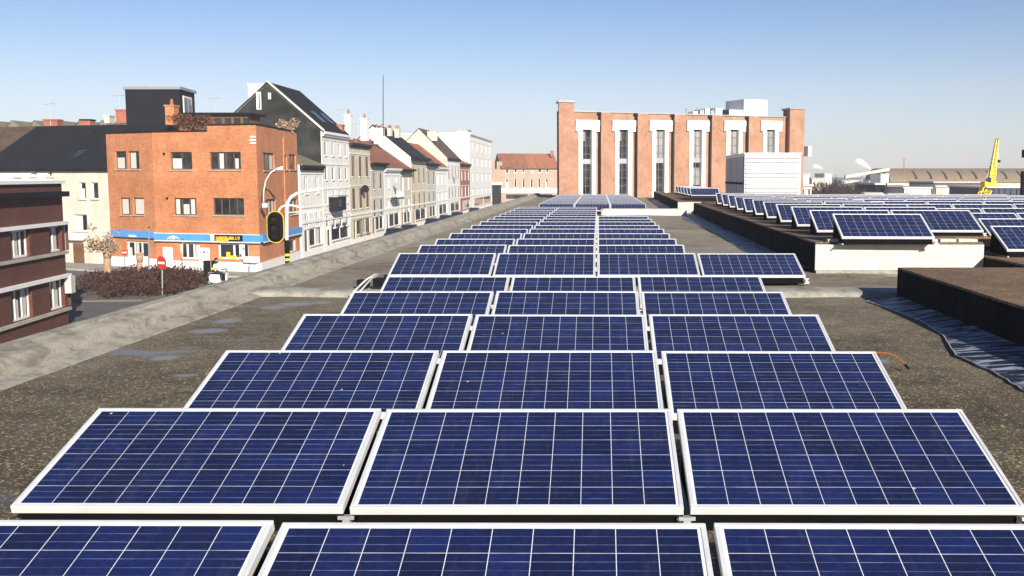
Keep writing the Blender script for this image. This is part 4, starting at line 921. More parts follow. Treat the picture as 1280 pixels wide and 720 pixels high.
# ================================================================== HOUSES BEHIND, FAR LEFT
def row_house(label, A_, B_, zt, mat, rc, zr, rm, depth=12, skyl=()):
    t = thing('town_house', ((A_[0]+B_[0])/2, A_[1]+depth/2, GZ), label, 'house', 'houses behind the brown brick building'); d_, n_, L_ = frame_of(A_, B_)
    m_ = wall(A_, B_, GZ, zt, rc, .25); m_.obox(A_, d_, n_, 0, L_, -depth, -.3, GZ, zt-.02)
    m_.build('wall', mat, t); o = V3((A_[0], A_[1], 0)); P = lambda s, w_, z: o+d_*s+n_*w_+V3((0, 0, z))
    q = MB(); q.extr([P(0, .3, zt-.1), P(0, -depth/2, zr), P(0, -depth, zt), P(0, -depth, zt+.12), P(0, -depth/2, zr+.15), P(0, .3, zt+.05)], (0, 0, 0), d_*L_); q.build('roof', rm, t)
    for (s, f, w_, h_) in skyl:
        q = MB(); sl_ = (zr-zt)/(depth/2+.3); w0 = .3-f*(depth/2+.3); w1 = .3-(f+h_)*(depth/2+.3); z0 = zt+.05+(.3-w0)*sl_+.05; z1 = zt+.05+(.3-w1)*sl_+.05
        q.extr([P(s, w0, z0), P(s, w1, z1), P(s, w1, z1+.08), P(s, w0, z0+.08)], (0, 0, 0), d_*w_); q.build('skylight', M_glass, t)
    for r_ in rc: window(t, A_, B_, r_, 0, 0, M_white, .5, .22, True, .08)
    q = MB(); q.obox(A_, d_, n_, 0, L_, .003, .25, zt-.3, zt-.11); q.build('gutter', M_dark, t)
    return t
W0, W1, W2, W3 = (-62., 90.5), (-51.2, 87.0), (-44.2, 84.8), (-37.7, 82.6)
zE = onp(100, 209.5, W2, W3)[1]; zR = ay(100, 158, 90).z
def rowR(A_, B_, l): return rects(A_, B_, l)
row_house('white house with the brown tiled roof at the far left edge', W0, W1, zE, M_render, rowR(W0, W1, [(17, 213, 25, 221)]) , zR, M_brownt)
row_house('white house with a plain black slate roof behind the brown brick building', W1, W2, zE, M_render, rowR(W1, W2, [(36.5, 213, 45, 221), (58, 213, 66, 221)]), zR, M_slate)
wt = row_house('cream house with a skylight in its black roof, left of the orange brick building', W2, W3, zE, M_cream, rowR(W2, W3, [(97, 228, 105.5, 249), (112, 228, 121, 249)])+rowR(W2, W3, [(88, 268, 105, 289)]), zR, M_slate, skyl=((1.0, .18, .9, .18), (5.0, .35, .8, .15)))
q = MB(); dw, nw, _ = frame_of(W2, W3); s0, z1 = onp(92, 304, W2, W3); s1, z0 = onp(106, 330, W2, W3); q.obox(W2, dw, nw, s0, s1, .003, .08, GZ, z1); q.build('garage_door', M_wood, wt)
q = MB(); s0, z1 = onp(84, 291, W2, W3); s1, z0 = onp(108, 300, W2, W3); q.obox(W2, dw, nw, s0, s1, .003, .5, z0, z1); q.build('balcony', M_white, wt)
stack(54, 72, 150.5, 162, 96, M_redbrick, 'broad red brick chimney on the ridge behind the brown brick building', 0)
stack(100, 113, 150.5, 164, 93.5, M_redbrick, 'red brick chimney with a slanted white foot on the black roof', 0, M_dark)
stack(130, 137, 145.5, 154, 93, M_cream, 'tiny pale chimney between the black roof and the penthouse', 0)
# saw tooth factory roofs beyond
st = thing('sawtooth_hall', (-75, 140, GZ), 'factory hall with pale saw tooth roofs beyond the black roof ridge', 'factory')
q = MB(); zb_ = ay(50, 165, 135).z; zt_ = ay(50, 150.5, 135).z; x0 = ay(-25, 150, 135).x
q2 = MB()
for i in range(7):
    xa = x0+i*2.9; q.extr([(xa, 135, zb_-2), (xa+2.9, 135, zb_-2), (xa+2.9, 135, zb_), (xa+1.2, 135, zt_), (xa, 135, zb_)], (0, 0, 0), (0, 20, 0))
    q2.face([(xa-.02, 134.95, zb_+.05), (xa+1.15, 134.95, zt_+.02), (xa+1.15, 155, zt_+.02), (xa-.02, 155, zb_+.05)])
q.box(x0, 135.1, GZ, x0+20, 154, zb_-1.9); q.build('roof', M_greyt, st); q2.build('glazing', M_glass, st)

# ================================================================== STREET CORNER FURNITURE
def gp(u, v): return az(u, v, GZ)
hd = thing('hedge', (-30, 66, GZ), 'low reddish brown hedge in a bed at the street corner', 'hedge')
m_ = MB(); poly = [gp(100, 376), gp(180, 375), gp(225, 366), gp(262, 357), gp(245, 347), gp(205, 344), gp(170, 346), gp(128, 350), gp(100, 356)]
for _ in range(170):
    a, b, c = random.sample(poly, 3); s_, t2 = random.random(), random.random()
    if s_+t2 > 1: s_, t2 = 1-s_, 1-t2
    p = a+(b-a)*s_+(c-a)*t2; hgt = random.uniform(.5, .95); leaves(m_, (p.x, p.y, GZ+hgt*.5), (.8, .8, hgt*.62), 120, .075)
m_.build('foliage', M_hedge, hd)
m_ = MB()
for _ in range(60):
    a, b, c = random.sample(poly, 3); s_, t2 = random.random()*.5, random.random()*.5; p = a+(b-a)*s_+(c-a)*t2; m_.tube([(p.x, p.y, GZ), (p.x+random.uniform(-.3, .3), p.y, GZ+.8)], .02, 4)
m_.build('stem', M_twig, hd)
g = MB(); c = sum((p for p in poly), V3())/len(poly); g.prism([(c.x+(p.x-c.x)*1.05, c.y+(p.y-c.y)*1.08) for p in poly], GZ-.02, GZ+.1); struct('planting_bed', g, M_earth)
def pollard(label, u, vb, vt, r, crown):
    b = gp(u, vb); t_ = ay(u, vt, b.y); t = thing('pollard_tree', b, label, 'tree', 'pollarded trees at the street corner')
    m_ = MB(); m_.tube([b, b.lerp(t_, .3)+V3((.04, 0, 0)), b.lerp(t_, .7), t_], r, 10, r*.8)
    m_.tube([t_-V3((0, 0, .3)), t_+V3((0, 0, .15))], r*.9, 10, r*1.15); m_.build('trunk', M_bark, t, True)
    if crown:
        m_ = MB(); lv = MB()
        for i in range(26):
            a = random.uniform(0, 6.28); l = random.uniform(.7, 2.0); e = t_+V3((math.cos(a)*l*.6-.2, math.sin(a)*l*.5, l*random.uniform(.1, .9))); m = t_.lerp(e, .5)+V3((0, 0, .15)); m_.tube([t_, m, e], .045, 5, .012); leaves(lv, e, (.35, .35, .3), 22, .09); leaves(lv, m, (.3, .3, .25), 8, .08)
        m_.build('branches', M_bark, t); lv.build('crown', M_pale, t)
    else:
        m_ = MB()
        for i in range(4): a = i*1.6; m_.tube([t_, t_+V3((math.cos(a)*.25, math.sin(a)*.25, .3))], .1, 6, .07)
        m_.build('branches', M_bark, t)
pollard('pollarded tree with withered pale crown in front of the cream house', 134, 352, 317, .27, True)
pollard('bare lopped tree trunk in front of the shop window with the curtains', 174.5, 349, 322, .21, False)
def no_entry(label, u, vb, vt, rz, rad=.34):
    b = gp(u, vb); t_ = ay(u, vt, b.y); t = thing('no_entry_sign', b, label, 'road sign', 'no entry signs at the street corner')
    m_ = MB(); m_.tube([b, t_+V3((0, 0, rad))], .04, 8); m_.build('post', M_zinc, t)
    n_ = V3((math.sin(rz), -math.cos(rz), 0)); m_ = MB(); m_.disc(t_+n_*.06, n_, rad, .03, 20); s_ = m_.build('disc', M_red, t)
    dd_ = V3((n_.y, -n_.x, 0)); m_ = MB(); c = t_+n_*.08; m_.extr([c-dd_*rad*.7-V3((0, 0, rad*.17)), c+dd_*rad*.7-V3((0, 0, rad*.17)), c+dd_*rad*.7+V3((0, 0, rad*.17)), c-dd_*rad*.7+V3((0, 0, rad*.17))], (0, 0, 0), n_*.01); m_.build('bar', M_white, s_)
no_entry('red and white no entry sign turned to us beside the curtained shop window', 156, 345, 315.5, .1, .24)
no_entry('red and white no entry sign seen at an angle above the hedge', 203, 371, 328.5, -.5, .4)
def post(label, u, vb, vt, r=.05, mat=M_zinc):
    b = gp(u, vb); t_ = ay(u, vt, b.y); t = thing('pole', b, label, 'pole', 'thin poles at the street corner'); m_ = MB(); m_.tube([b, t_], r, 6); m_.build('shaft', mat, t); m_ = MB(); m_.tube([t_, t_+V3((0, 0, .1))], r*1.3, 6); m_.build('cap', M_dark, t)
post('tall thin dark pole left of the front notice board, among the hedge', 186, 352, 285, .045); post('thin pale pole in front of the middle shop window', 228.5, 343, 300, .03, M_sill); post('short thin pole below the right notice board', 254.5, 350, 328, .03); post('short thin pole under the white window box', 312, 343, 330, .03, M_orangebrick)
# black waste bins
bn = thing('litter_bin', gp(261, 352), 'pair of black upright waste bins joined on one frame beside the hedge', 'bin'); b = bn.location.copy()
for dx in (0, .5):
    q = MB(); q.box(b.x-.25+dx, b.y-.15, b.z+.65, b.x+.1+dx, b.y+.2, b.z+1.4); q.build('bin', M_black, bn)
q = MB(); q.box(b.x-.25, b.y, b.z, b.x-.1, b.y+.1, b.z+.65); q.box(b.x+.42, b.y, b.z, b.x+.52, b.y+.1, b.z+.65); q.build('leg', M_black, bn)

# traffic light ------------------------------------------------------
TY = 38.
tl = thing('traffic_light', (ay(358.5, 300, TY).x, TY, GZ), 'traffic light with a yellow rimmed black backboard on a white curved gantry', 'traffic light')
T = lambda u, v, dy=0: ay(u, v, TY+dy)
q = MB(); base_ = T(358.5, 300); z0 = base_.z
q.tube([V3((base_.x, TY, GZ)), T(358.5, 300), T(358.5, 262), T(359.5, 253), T(364, 246), T(371, 242), T(382, 239), T(402, 236)], .065, 8); q.build('mast', M_whitemetal, tl, True)
q = MB(); q.tube([T(348.5, 268), T(349, 262), T(352, 258.5), T(358, 256.5), T(366, 257), T(378, 260)], .045, 6); q.tube([T(358, 266), T(402, 263)], .03, 6); q.tube([T(366, 268.5), T(402, 263)], .025, 6); q.build('bracket', M_whitemetal, tl, True)
# striped lower sleeve
for i in range(7):
    za = T(358, 317+i*3).z; zb = T(358, 320+i*3).z; m_ = MB(); m_.tube([V3((base_.x, TY, zb)), V3((base_.x, TY, za))], .085, 10); m_.build('sleeve', M_yel if i % 2 == 0 else M_black, tl)
m_ = MB(); zz1 = T(358, 300).z; zz0 = T(358, 317).z; m_.tube([V3((base_.x, TY, zz0)), V3((base_.x, TY, zz1))], .09, 10); m_.build('sleeve', M_black, tl)
def board(r, hgt, y0, y1, c, s=1.0):
    pts = []
    for i in range(24):
        a = 2*math.pi*i/24; pts.append((c.x+math.cos(a)*r, c.z+math.sin(a)*r*1.0+(hgt if math.sin(a) > 0.001 else -hgt if math.sin(a) < -.001 else 0)))
    m_ = MB(); m_.extr([(x, y0, z) for x, z in pts], (0, 0, 0), (0, y1-y0, 0)); return m_
c = T(346, 283.5); board(.318, .27, TY-.16, TY-.1, c).build('backboard_rim', plain('signal rim yellow', (.6, .42, .01), .6), tl); bk = board(.29, .26, TY-.175, TY-.161, c).build('backboard', M_black, tl)
m_ = MB(); m_.box(c.x-.15, TY-.26, c.z-.45, c.x+.15, TY-.176, c.z+.45); hs = m_.build('housing', M_black, tl)
for i, (cc) in enumerate(((.025, .004, .003), (.02, .014, .003), (.004, .013, .007))):
    zc = c.z+.3-.3*i; m_ = MB(); m_.disc((c.x, TY-.268, zc), (0, 1, 0), .1, .015, 16); m_.build('lens', plain(f'unlit lens {i}', cc, .2), hs)
    m_ = MB(); P = [(c.x+math.cos(a)*.13, zc+math.sin(a)*.13) for a in [math.pi*j/10 for j in range(11)]]
    for j in range(10): m_.face([(P[j][0], TY-.262, P[j][1]), (P[j+1][0], TY-.262, P[j+1][1]), (P[j+1][0], TY-.42, P[j+1][1]), (P[j][0], TY-.42, P[j][1])])
    vv = m_.build('visor', M_black, hs); so_ = vv.modifiers.new('s', 'SOLIDIFY'); so_.thickness = .01

# dark car peeking over the parapet ------------------------------------
cp_ = az(191, 384, -3.85); car = thing('parked_car', (cp_.x, cp_.y, GZ), 'dark blue parked car whose roof just shows over the parapet', 'car')
M_carp = plain('dark blue car paint', (.015, .02, .045), .25, .3)
X, Y = cp_.x, cp_.y
prof = [(-2.1, .35), (-2.15, .75), (-1.9, .92), (-1.2, .98), (-.6, 1.4), (.7, 1.43), (1.45, 1.05), (2.1, .95), (2.15, .4)]
q = MB(); q.extr([(X+a, Y-.8, GZ+b_) for a, b_ in prof], (0, 0, 0), (0, 1.6, 0)); bd = q.build('body', M_carp, car); bv = bd.modifiers.new('b', 'BEVEL'); bv.width = .09; bv.segments = 3
q = MB(); q.extr([(X-1.0, Y-.81, GZ+1.0), (X-.55, Y-.81, GZ+1.33), (X+.62, Y-.81, GZ+1.35), (X+1.15, Y-.81, GZ+1.02)], (0, 0, 0), (0, 1.62, 0)); q.build('side_window', M_glass, car)
for dx in (-1.35, 1.35):
    for dy in (-.75, .75): q = MB(); q.disc((X+dx, Y+dy, GZ+.32), (0, 1, 0), .32, .2, 20); wh = q.build('wheel', M_black, car); q = MB(); q.disc((X+dx, Y+dy*1.02, GZ+.32), (0, 1, 0), .2, .19, 16); q.build('rim', M_zinc, wh)

car['group'] = 'cars parked in the street'
car2 = None
for i_, (x_, y_, lb) in enumerate([(-22.0, 113, 'dark car parked by the kerb in front of the ornate beige house'), (-21.9, 121, 'dark car parked before the narrow grey beige house'), (-22.0, 139, 'dark car parked before the cream house with black cornice'), (-22.0, 151, 'dark car parked before the taller beige house'), (-22.1, 164, 'dark car parked before the house with the orange roof'), (-22.0, 186, 'dark car parked near the red brick house')]):
    o = copy_tree(car); o.location = (x_, y_, GZ); o.rotation_euler.z = R(90); o['label'] = lb
# rider on a white scooter ------------------------------------------------
def skin_obj(name, verts, edges, rad, mat, parent, root=0):
    me = bpy.data.meshes.new(name); me.from_pydata(verts, edges, []); me.update(); o = bpy.data.objects.new(name, me); COL.objects.link(o); o.parent = parent; me.materials.append(mat)
    o.modifiers.new('s', 'SKIN')
    for i, r in enumerate(rad): me.skin_vertices[0].data[i].radius = (r, r*.85 if i else r)
    me.skin_vertices[0].data[root].use_root = True
    sb_ = o.modifiers.new('d', 'SUBSURF'); sb_.levels = sb_.render_levels = 1
    for q in me.polygons: q.use_smooth = True
    return o
M_skin = plain('skin', (.45, .26, .18), .6); M_hair = plain('dark hair', (.02, .013, .01), .7); M_cloth = plain('white jacket', (.75, .74, .72), .85); M_jean = plain('dark trousers', (.03, .035, .05), .9)
RP = gp(273, 357)+V3((0, 0, 0)); sc = thing('scooter', RP, 'white motor scooter standing between the hedge and the kerb', 'scooter')
x, y, z = RP
q = MB(); q.extr([(x-.5, y-.14, z+.3), (x-.55, y-.14, z+.55), (x-.45, y-.14, z+.74), (x+.15, y-.14, z+.72), (x+.2, y-.14, z+.3), (x+.5, y-.14, z+.28), (x+.56, y-.14, z+.85), (x+.64, y-.14, z+.85), (x+.62, y-.14, z+.2), (x-.3, y-.14, z+.18)], (0, 0, 0), (0, .28, 0)); q.build('body', M_whitemetal, sc)
q = MB(); q.box(x-.52, y-.12, z+.74, x+.12, y+.12, z+.8); q.build('saddle', M_black, sc)
for dx in (-.55, .68): q = MB(); q.disc((x+dx, y, z+.22), (0, 1, 0), .22, .11, 18); wh = q.build('wheel', M_black, sc); q = MB(); q.disc((x+dx, y, z+.22), (0, 1, 0), .11, .13, 12); q.build('rim', M_zinc, wh)
q = MB(); q.tube([(x+.6, y, z+.8), (x+.55, y, z+1.0)], .03, 6); q.tube([(x+.53, y-.3, z+1.02), (x+.53, y+.3, z+1.02)], .018, 6); q.build('handlebar', M_black, sc)
pe = thing('person', (x, y, z), 'person with dark hair in a white and yellow jacket sitting on the white scooter', 'person')
vs = [(-.2, 0, .88), (-.17, 0, 1.1), (-.12, 0, 1.32), (-.1, 0, 1.46), (-.09, 0, 1.54),
      (-.12, -.19, 1.38), (.05, -.25, 1.14), (.33, -.26, 1.06), (.48, -.26, 1.04), (-.12, .19, 1.38), (.05, .25, 1.14), (.33, .26, 1.06), (.48, .26, 1.04),
      (-.17, -.1, .86), (.22, -.17, .8), (.28, -.17, .42), (.36, -.17, .36), (-.17, .1, .86), (.22, .17, .8), (.28, .17, .42), (.36, .17, .36)]
es = [(0, 1), (1, 2), (2, 3), (3, 4), (2, 5), (5, 6), (6, 7), (7, 8), (2, 9), (9, 10), (10, 11), (11, 12), (0, 13), (13, 14), (14, 15), (15, 16), (0, 17), (17, 18), (18, 19), (19, 20)]
rd = [.15, .15, .17, .07, .06, .07, .055, .04, .035, .07, .055, .04, .035, .1, .08, .055, .05, .1, .08, .055, .05]
skin_obj('body', vs, es, rd, M_jean, pe)
jk = [v for v in vs[:13]]; rj = [r*1.18+.01 for r in rd[:13]]; rj[4] = .05; rj[3] = .075
jo = skin_obj('jacket', jk[:3]+[(-.1, 0, 1.42)]+jk[5:8]+jk[9:12], [(0, 1), (1, 2), (2, 3), (2, 4), (4, 5), (5, 6), (2, 7), (7, 8), (8, 9)], [.165, .175, .195, .09, .085, .07, .055, .085, .07, .055], M_cloth, pe)
hm = bmesh.new(); bmesh.ops.create_uvsphere(hm, u_segments=16, v_segments=12, radius=.105)
for v in hm.verts: v.co = V3((v.co.x*.95-.07, v.co.y*.8, v.co.z*1.2+1.66))
me = bpy.data.meshes.new('head'); hm.to_mesh(me); hm.free(); me.materials.append(M_skin); hd_ = bpy.data.objects.new('head', me); COL.objects.link(hd_); hd_.parent = pe
hm = bmesh.new(); bmesh.ops.create_uvsphere(hm, u_segments=16, v_segments=12, radius=.12)
bmesh.ops.bisect_plane(hm, geom=hm.verts[:]+hm.edges[:]+hm.faces[:], plane_co=(0, 0, -.01), plane_no=(.5, 0, -1), clear_outer=True)
for v in hm.verts: v.co = V3((v.co.x*.97-.08, v.co.y*.85, v.co.z*1.15+1.67))
me = bpy.data.meshes.new('hair'); hm.to_mesh(me); hm.free(); me.materials.append(M_hair); hr = bpy.data.objects.new('hair', me); COL.objects.link(hr); hr.parent = hd_
q = MB(); q.tube([(x-.3, y, z+1.02), (x-.02, y, z+1.02)], .19, 12); 
q = MB(); q.box(x-.34, y-.17, z+1.05, x-.0, y-.14, z+1.16); q.box(x+.04, y-.3, z+1.02, x+.1, y+.3, z+1.12); q.build('reflective_band', M_yel, pe, off=(x, y, z))
q = MB(); q.box(x-.75, y-.16, z+.8, x-.55, y+.16, z+1.15)
q = MB(); q.box(x+.32, y-.2, z+.4, x+.5, y-.16, z+.8); q.build('bag', M_black, pe, off=(x, y, z))

# ================================================================== FAR RIGHT
def onx(u, Y): return ay(u, 220, Y).x
# bare winter trees
def bare_tree(label, u, Y, h, spread):
    b = V3((onx(u, Y), Y, GZ)); t = thing('bare_tree', b, label, 'tree', 'bare winter trees beyond the roof'); tr_ = MB(); tr_.tube([b, b+V3((0, 0, h*.4))], .2, 6, .13); tr_.build('trunk', M_twig, t)
    m_ = MB()
    def grow(p, d_, l, r, k_):
        e = p+d_*l; m_.tube([p, e], r, 3, r*.65)
        if k_ == 0: return
        for _ in range(4 if k_ > 1 else 5):
            nd = (d_+V3((random.gauss(0, .5), random.gauss(0, .5), random.gauss(.12, .35)))).normalized(); grow(p.lerp(e, random.uniform(.45, 1)), nd, l*random.uniform(.55, .8), r*.6, k_-1)
    for i in range(5):
        a = random.uniform(0, 6.28); grow(b+V3((0, 0, h*random.uniform(.25, .4))), V3((math.cos(a)*spread, math.sin(a)*spread, 1)).normalized(), h*.28, .1, 3)
    m_.build('crown', M_twigr, t)
M_twigr = plain('reddish twigs', (.075, .045, .035), .9, 0, .3, .5)
for i, (u, Y, h) in enumerate([(1026, 150, 6.8), (1034, 140, 7.2), (1042, 150, 7.6), (1050, 145, 6.9), (1058, 150, 6.6), (1066, 142, 6.1), (1073, 150, 6.0), (1081, 146, 5.6), (1022, 165, 6.0), (1046, 170, 7), (1062, 168, 6.2), (1077, 165, 5.6)]):
    bare_tree(f'bare brown winter tree, {ORD[i]} {"of the front line" if i < 8 else "of the clump"} right of the white container'.replace('eighth', 'last').replace(ORD[8] if i == 8 else '\0', 'leftmost').replace(ORD[9] if i == 9 else '\0', 'second').replace(ORD[10] if i == 10 else '\0', 'third').replace(ORD[11] if i == 11 else '\0', 'rear rightmost'), u, Y, h, .55)
# distant white buildings
def block(name, label, cat, u0, v0, u1, Y, mat, wins_=0, group=None, dep=12, roofm=None):
    x0, x1 = onx(u0, Y), onx(u1, Y); z1 = ay(u0, v0, Y).z; t = thing(name, ((x0+x1)/2, Y+dep/2, GZ), label, cat, group); A_, B_ = (x0, Y), (x1, Y); rc = []; L_ = x1-x0
    for i in range(wins_):
        u = L_*(i+.5)/wins_; rc += [(u-L_/wins_*.25, GZ+1+3*k_, u+L_/wins_*.25, GZ+2.5+3*k_) for k_ in range(1, max(2, int((z1-GZ)/3)))]
    rc = [r for r in rc if r[3] < z1-.2]
    m_ = wall(A_, B_, GZ, z1, rc, .3); m_.box(x0, Y+.35, GZ, x1, Y+dep, z1-.01); m_.build('wall', mat, t)
    for r in rc: window(t, A_, B_, r, 0, 0, M_white, 0, .3, False, .12)
    q_ = MB(); q_.box(x0-.2, Y-.2, z1, x1+.2, Y+dep, z1+.25); q_.build('roof', roofm or M_zinc, t); return t
BG = 'distant buildings on the right horizon'
block('distant_block', 'white flat block just right of the tall brick hall', 'building', 1001, 218.5, 1011.5, 210, M_render, 3, BG)
block('distant_block', 'small white house standing above the bare trees', 'building', 1031, 218, 1039.5, 260, M_render, 2, BG)
block('distant_block', 'brownish house left of the small white one among the bare trees', 'building', 1015, 223.5, 1030, 255, M_beige, 3, BG)
block('distant_block', 'long low pale building seen through the trees', 'building', 1052, 226, 1100, 330, M_render, 8, BG)
block('distant_block', 'grey low shed below the white flat block', 'building', 1000, 233, 1015, 120, M_grey, 2, BG)
block('distant_block', 'orange brick annex in front of the big tan hall', 'building', 1109, 231, 1129, 150, M_orangebrick, 2, BG)
block('distant_block', 'black gabled shed beside the orange brick annex', 'building', 1095, 231, 1107, 150, M_dark, 0, BG)
block('distant_block', 'white and blue low unit right of the orange brick annex', 'building', 1131, 236, 1164, 140, M_whitemetal, 3, BG)
block('distant_block', 'tan stone building with a long dark roof edge', 'building', 1171, 234, 1219, 145, M_beige, 4, BG)
block('distant_block', 'long brown low roof stretching before the big tan hall', 'building', 1168, 228.5, 1236, 200, M_wood, 0, BG, 16)
block('distant_block', 'white tank like building at the left end of the big tan hall', 'building', 1101, 218, 1111, 300, M_whitemetal, 0, BG)
# big tan hall with a ribbed curved roof
M_tan = tiles('tan corrugated roof', (.17, .125, .075), (.28, .21, .13)); HY = 330
th = thing('tan_warehouse', (onx(1200, HY), HY+20, GZ), 'very long tan warehouse with a ribbed barrel roof on the right horizon', 'warehouse')
x0, x1 = onx(1113, HY), onx(1330, HY); zt_ = ay(1150, 210.5, HY+14).z; ze_ = ay(1150, 228, HY).z
q = MB(); pr2 = [(HY+14-14*math.cos(a), ze_+(zt_-ze_)*math.sin(a)) for a in [math.pi*j/14 for j in range(15)]]
q.extr([(x0, y_, z_) for y_, z_ in pr2], (0, 0, 0), (x1-x0, 0, 0)); q.build('roof', M_tan, th)
q = MB(); q.box(x0+.5, HY+.5, GZ, x1, HY+27, ze_); q.build('wall', M_beige, th)
for i in range(13):
    xr = x0+8+i*4.7; q = MB(); q.extr([(xr, HY+14-14.12*math.cos(a), ze_+(zt_-ze_+.12)*math.sin(a)) for a in [math.pi*j/14 for j in range(1, 5)]]+[(xr, HY+14-13.9*math.cos(a), ze_+(zt_-ze_-.05)*math.sin(a)) for a in [math.pi*j/14 for j in range(4, 0, -1)]], (0, 0, 0), (.55, 0, 0)); q.build('rib', M_dark, th)
q = MB(); q.extr([(x0-.1, y_, z_) for y_, z_ in pr2]+[(x0-.1, HY+28, GZ), (x0-.1, HY, GZ)], (0, 0, 0), (-.8, 0, 0)); q.build('end_gable', M_dark, th)
cv = thing('conveyor', (onx(1085, 320), 320, GZ), 'pale inclined conveyor bridge rising to the left end of the tan warehouse', 'conveyor')
a, b = ay(1057, 223, 320), ay(1112, 213.5, 320); q = MB(); q.extr([a, b, b+V3((0, 0, .9)), a+V3((0, 0, .9))], (0, 0, 0), (0, 2, 0)); q.build('gallery', M_cream, cv)
q = MB()
for f in (.1, .4, .7, .95): p = a.lerp(b, f); q.tube([p+V3((0, 1, 0)), V3((p.x, p.y+1, GZ))], .2, 5)
q.build('trestle', M_zinc, cv)
am = thing('aerial_mast', ay(1130, 212, 320), 'thin reddish mast above the tan warehouse', 'mast'); q = MB(); q.tube([ay(1130, 214, 320), ay(1130, 197, 320)], .16, 5, .1); q.build('pole', M_redbrick, am); q = MB(); a = ay(1130, 200, 320); q.tube([a-V3((.5, 0, 0)), a+V3((.5, 0, 0))], .08, 4); q.build('crossbar', M_redbrick, am)
# yellow harbour crane
CY = 86
cr = thing('harbour_crane', (onx(1228, CY), CY, GZ), 'bright yellow luffing crane standing beside the navy shed', 'crane')
C = lambda u, v, dy=0: ay(u, v, CY+dy)
M_cy = plain('crane yellow', (.85, .66, .02), .5, 0, .06, 1)
def lattice(m_, a, b, w0, w1, n_, r):
    ax1 = V3((1, 0, 0)); d_ = (b-a).normalized(); s1 = d_.cross(V3((0, 1, 0))).normalized(); s2 = V3((0, 1, 0)); c_ = [(1, 1), (1, -1), (-1, -1), (-1, 1)]
    P = [[a.lerp(b, i/n_)+(s1*cx+s2*cy)*(w0+(w1-w0)*i/n_)/2 for cx, cy in c_] for i in range(n_+1)]
    for k_ in range(4):
        m_.tube([P[i][k_] for i in range(n_+1)], r, 4)
        for i in range(n_): m_.tube([P[i][k_], P[i+1][(k_+1) % 4]], r*.6, 3); m_.tube([P[i][k_], P[i][(k_+1) % 4]], r*.6, 3)
q = MB(); lattice(q, C(1238, 233), C(1246.5, 174), .52, .16, 12, .04); q.build('jib', M_cy, cr)
q = MB(); lattice(q, C(1222, 256), C(1233, 236), .5, .7, 4, .07); q.tube([C(1222, 256), C(1221, 260), V3((C(1221, 262).x, CY, GZ))], .13, 6); q.tube([C(1233, 236), C(1230, 250), V3((C(1228, 240).x, CY, GZ))], .09, 6); q.tube([C(1222, 250), C(1232, 247)], .08, 5); q.build('tower', M_cy, cr)
q = MB(); a = C(1228.5, 227); b = C(1243, 233.5); q.box(a.x, CY-.5, b.z, b.x, CY+.5, a.z); q.build('machine_house', M_cy, cr)
q = MB(); q.extr([C(1237, 229, -.15), C(1240.5, 229, -.15), C(1242.5, 209, -.15), C(1239, 208, -.15), C(1237, 217, -.15)], (0, 0, 0), (0, .3, 0)); q.build('a_frame', M_cy, cr)
q = MB(); q.tube([C(1232, 228), C(1235, 217), C(1239, 205), C(1245, 176)], .04, 4); q.tube([C(1246.5, 174), C(1248.8, 202)], .035, 4); q.build('cable', M_zinc, cr)
q = MB(); a = C(1247.5, 200); b = C(1250, 203); q.box(a.x, CY-.12, b.z, b.x, CY+.12, a.z); q.build('hook_block', M_dark, cr)
q = MB(); a = C(1245.3, 173); b = C(1247.8, 175.5); q.box(a.x, CY-.12, b.z, b.x, CY+.12, a.z); q.build('tip', M_redbrick, cr)
q = MB(); a = C(1232.5, 222); b = C(1236, 228); q.box(a.x, CY-.52, b.z, b.x, CY-.2, a.z); q.build('cab_window', M_glass, cr)
# navy shed
M_navyw = plain('navy cladding', (.015, .02, .06), .5)
ns = thing('navy_shed', (36, 92, GZ), 'navy blue flat shed with a white roof edge at the right side', 'shed'); x0, x1 = onx(1236, 90), onx(1300, 90); z1 = ay(1250, 235, 90).z
q = MB(); q.box(x0, 90, GZ, x1, 100, z1); q.build('wall', M_navyw, ns); q = MB(); q.box(x0-.15, 89.8, z1, x1+.1, 100.1, z1+.14); q.build('roof', M_whitemetal, ns)
q = MB()
for i in range(9): q.box(x0+.4+i*.5, 89.96, GZ, x0+.45+i*.5, 89.998, z1-.05)
q.build('seam', M_dark, ns)
# arched white rooflight in front of it
al = thing('arched_rooflight', (onx(1258, 74), 74, .12), 'white arched rooflight frame in front of the navy shed', 'rooflight'); z0 = .12
q = MB(); xa, xb = onx(1239, 74), onx(1277, 74); zc = ay(1258, 250, 74).z; P = []
for i in range(13):
    f = i/12; P.append((xa+(xb-xa)*f, z0-.1+(zc-z0+.1)*(1-abs(2*f-1)**3.2)))
q.extr([(a, 74, b) for a, b in P], (0, 0, 0), (0, 2.2, 0)); q.build('shell', M_whitemetal, al); q = MB(); q.box(xa+.5, 73.95, z0, xb-.4, 73.99, z0+.28); q.build('opening', M_black, al)
q = MB(); a = ay(1248, 247, 75); q.box(a.x, 75, zc-.05, a.x+1.0, 76, zc+.16); q.build('vent', M_whitemetal, al)
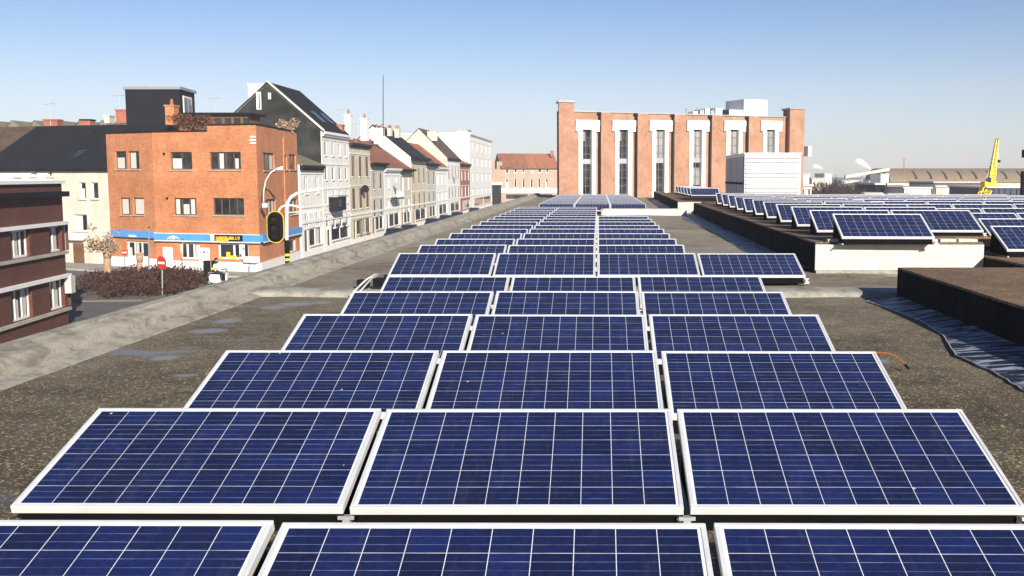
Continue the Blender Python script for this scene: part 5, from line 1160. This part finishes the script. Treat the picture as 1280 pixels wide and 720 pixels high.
# barrel rooflights
for i, (u, v, w_) in enumerate([(1082, 247.5, 24), (1112, 249, 28), (1150, 251, 32), (1189, 253, 34)]):
    p0 = az(u, v, .12); x_, y_ = p0.x, p0.y; W_ = w_*y_/F; t = thing('barrel_rooflight', (x_+W_/2, y_+1.5, .12), f'{ORD[i]} pale barrel rooflight from the left in the row behind the right hand panels', 'rooflight', 'barrel rooflights')
    q = MB(); P = [(y_+.9-.9*math.cos(a), .2+.34*math.sin(a)) for a in [math.pi*j/10 for j in range(11)]]; q.extr([(x_, a, b) for a, b in P], (0, 0, 0), (W_, 0, 0)); q.build('dome', plain('milky rooflight', (.62, .6, .56), .4), t)
    q = MB(); q.box(x_-.06, y_-.05, .12, x_+W_+.06, y_+1.85, .2); q.build('kerb_frame', M_dark, t)
# dark floodlight post cut by the right edge
fp = thing('floodlight_post', (onx(1283, 60), 60, .1), 'dark post with a lamp box cut by the right edge of the photo', 'post'); x_ = onx(1284, 60)
q = MB(); q.box(x_-.25, 60, .12, x_+.25, 60.3, ay(1280, 214, 60).z); q.build('post', M_black, fp); q = MB(); q.tube([(x_, 60.15, 1.9), (x_, 60.15, 3.4)], .04, 6); q.build('stem', M_black, fp); q = MB(); q.box(x_-.25, 59.9, ay(1280, 197, 60).z, x_+.3, 60.3, ay(1280, 187, 60).z); q.build('lamp_head', M_black, fp)
# steam plume
def plume(label, pts, Y, rad):
    P = [ay(u, v, Y) for u, v in pts]; m_ = MB(); m_.tube(P, rad[0], 12, rad[1]); o = m_.build('steam_plume', None or MS, None, True, off=(0, 0, 0)); tag(o, label, 'steam', kind='stuff'); return o
MS, t, p = base('steam', 1.)
p.inputs['Base Color'].default_value = (.95, .95, .95, 1); p.inputs['Specular IOR Level'].default_value = 0
lw = nn(t, 'ShaderNodeLayerWeight', Blend=.5); fac_ = mth(t, 'MULTIPLY', mth(t, 'SUBTRACT', 1.0, lw.outputs['Facing'], True), noise(t, vec(t), .25, 4, .7), True)
t.links.new(mth(t, 'MULTIPLY', fac_, .95, True), p.inputs['Alpha'])
plume('thin white steam streak drifting above the distant conveyor', [(1090, 214), (1084, 208), (1078, 204), (1069, 201)], 900, (1.2, 4.0))
plume('small white steam puff low over the bare trees', [(1016, 209), (1021, 208), (1028, 211)], 900, (3.0, 1.8))

# ================================================================== AIR
hb = MB(); hb.box(-1400, -60, GZ-1.2, 1400, 1100, 40)
me = bpy.data.meshes.new('haze'); me.from_pydata(hb.v, [], hb.f); me.update(); hz = bpy.data.objects.new('haze', me); COL.objects.link(hz)
tag(hz, kind='stuff', label='thin pale winter haze over the roofs and street', cat='haze')
MH = bpy.data.materials.new('winter haze'); MH.use_nodes = True; t = MH.node_tree; t.nodes.remove(t.nodes['Principled BSDF']); pv = t.nodes.new('ShaderNodeVolumePrincipled')
pv.inputs['Color'].default_value = (.93, .95, 1, 1); pv.inputs['Density'].default_value = .0006
t.links.new(pv.outputs[0], t.nodes['Material Output'].inputs['Volume']); me.materials.append(MH)
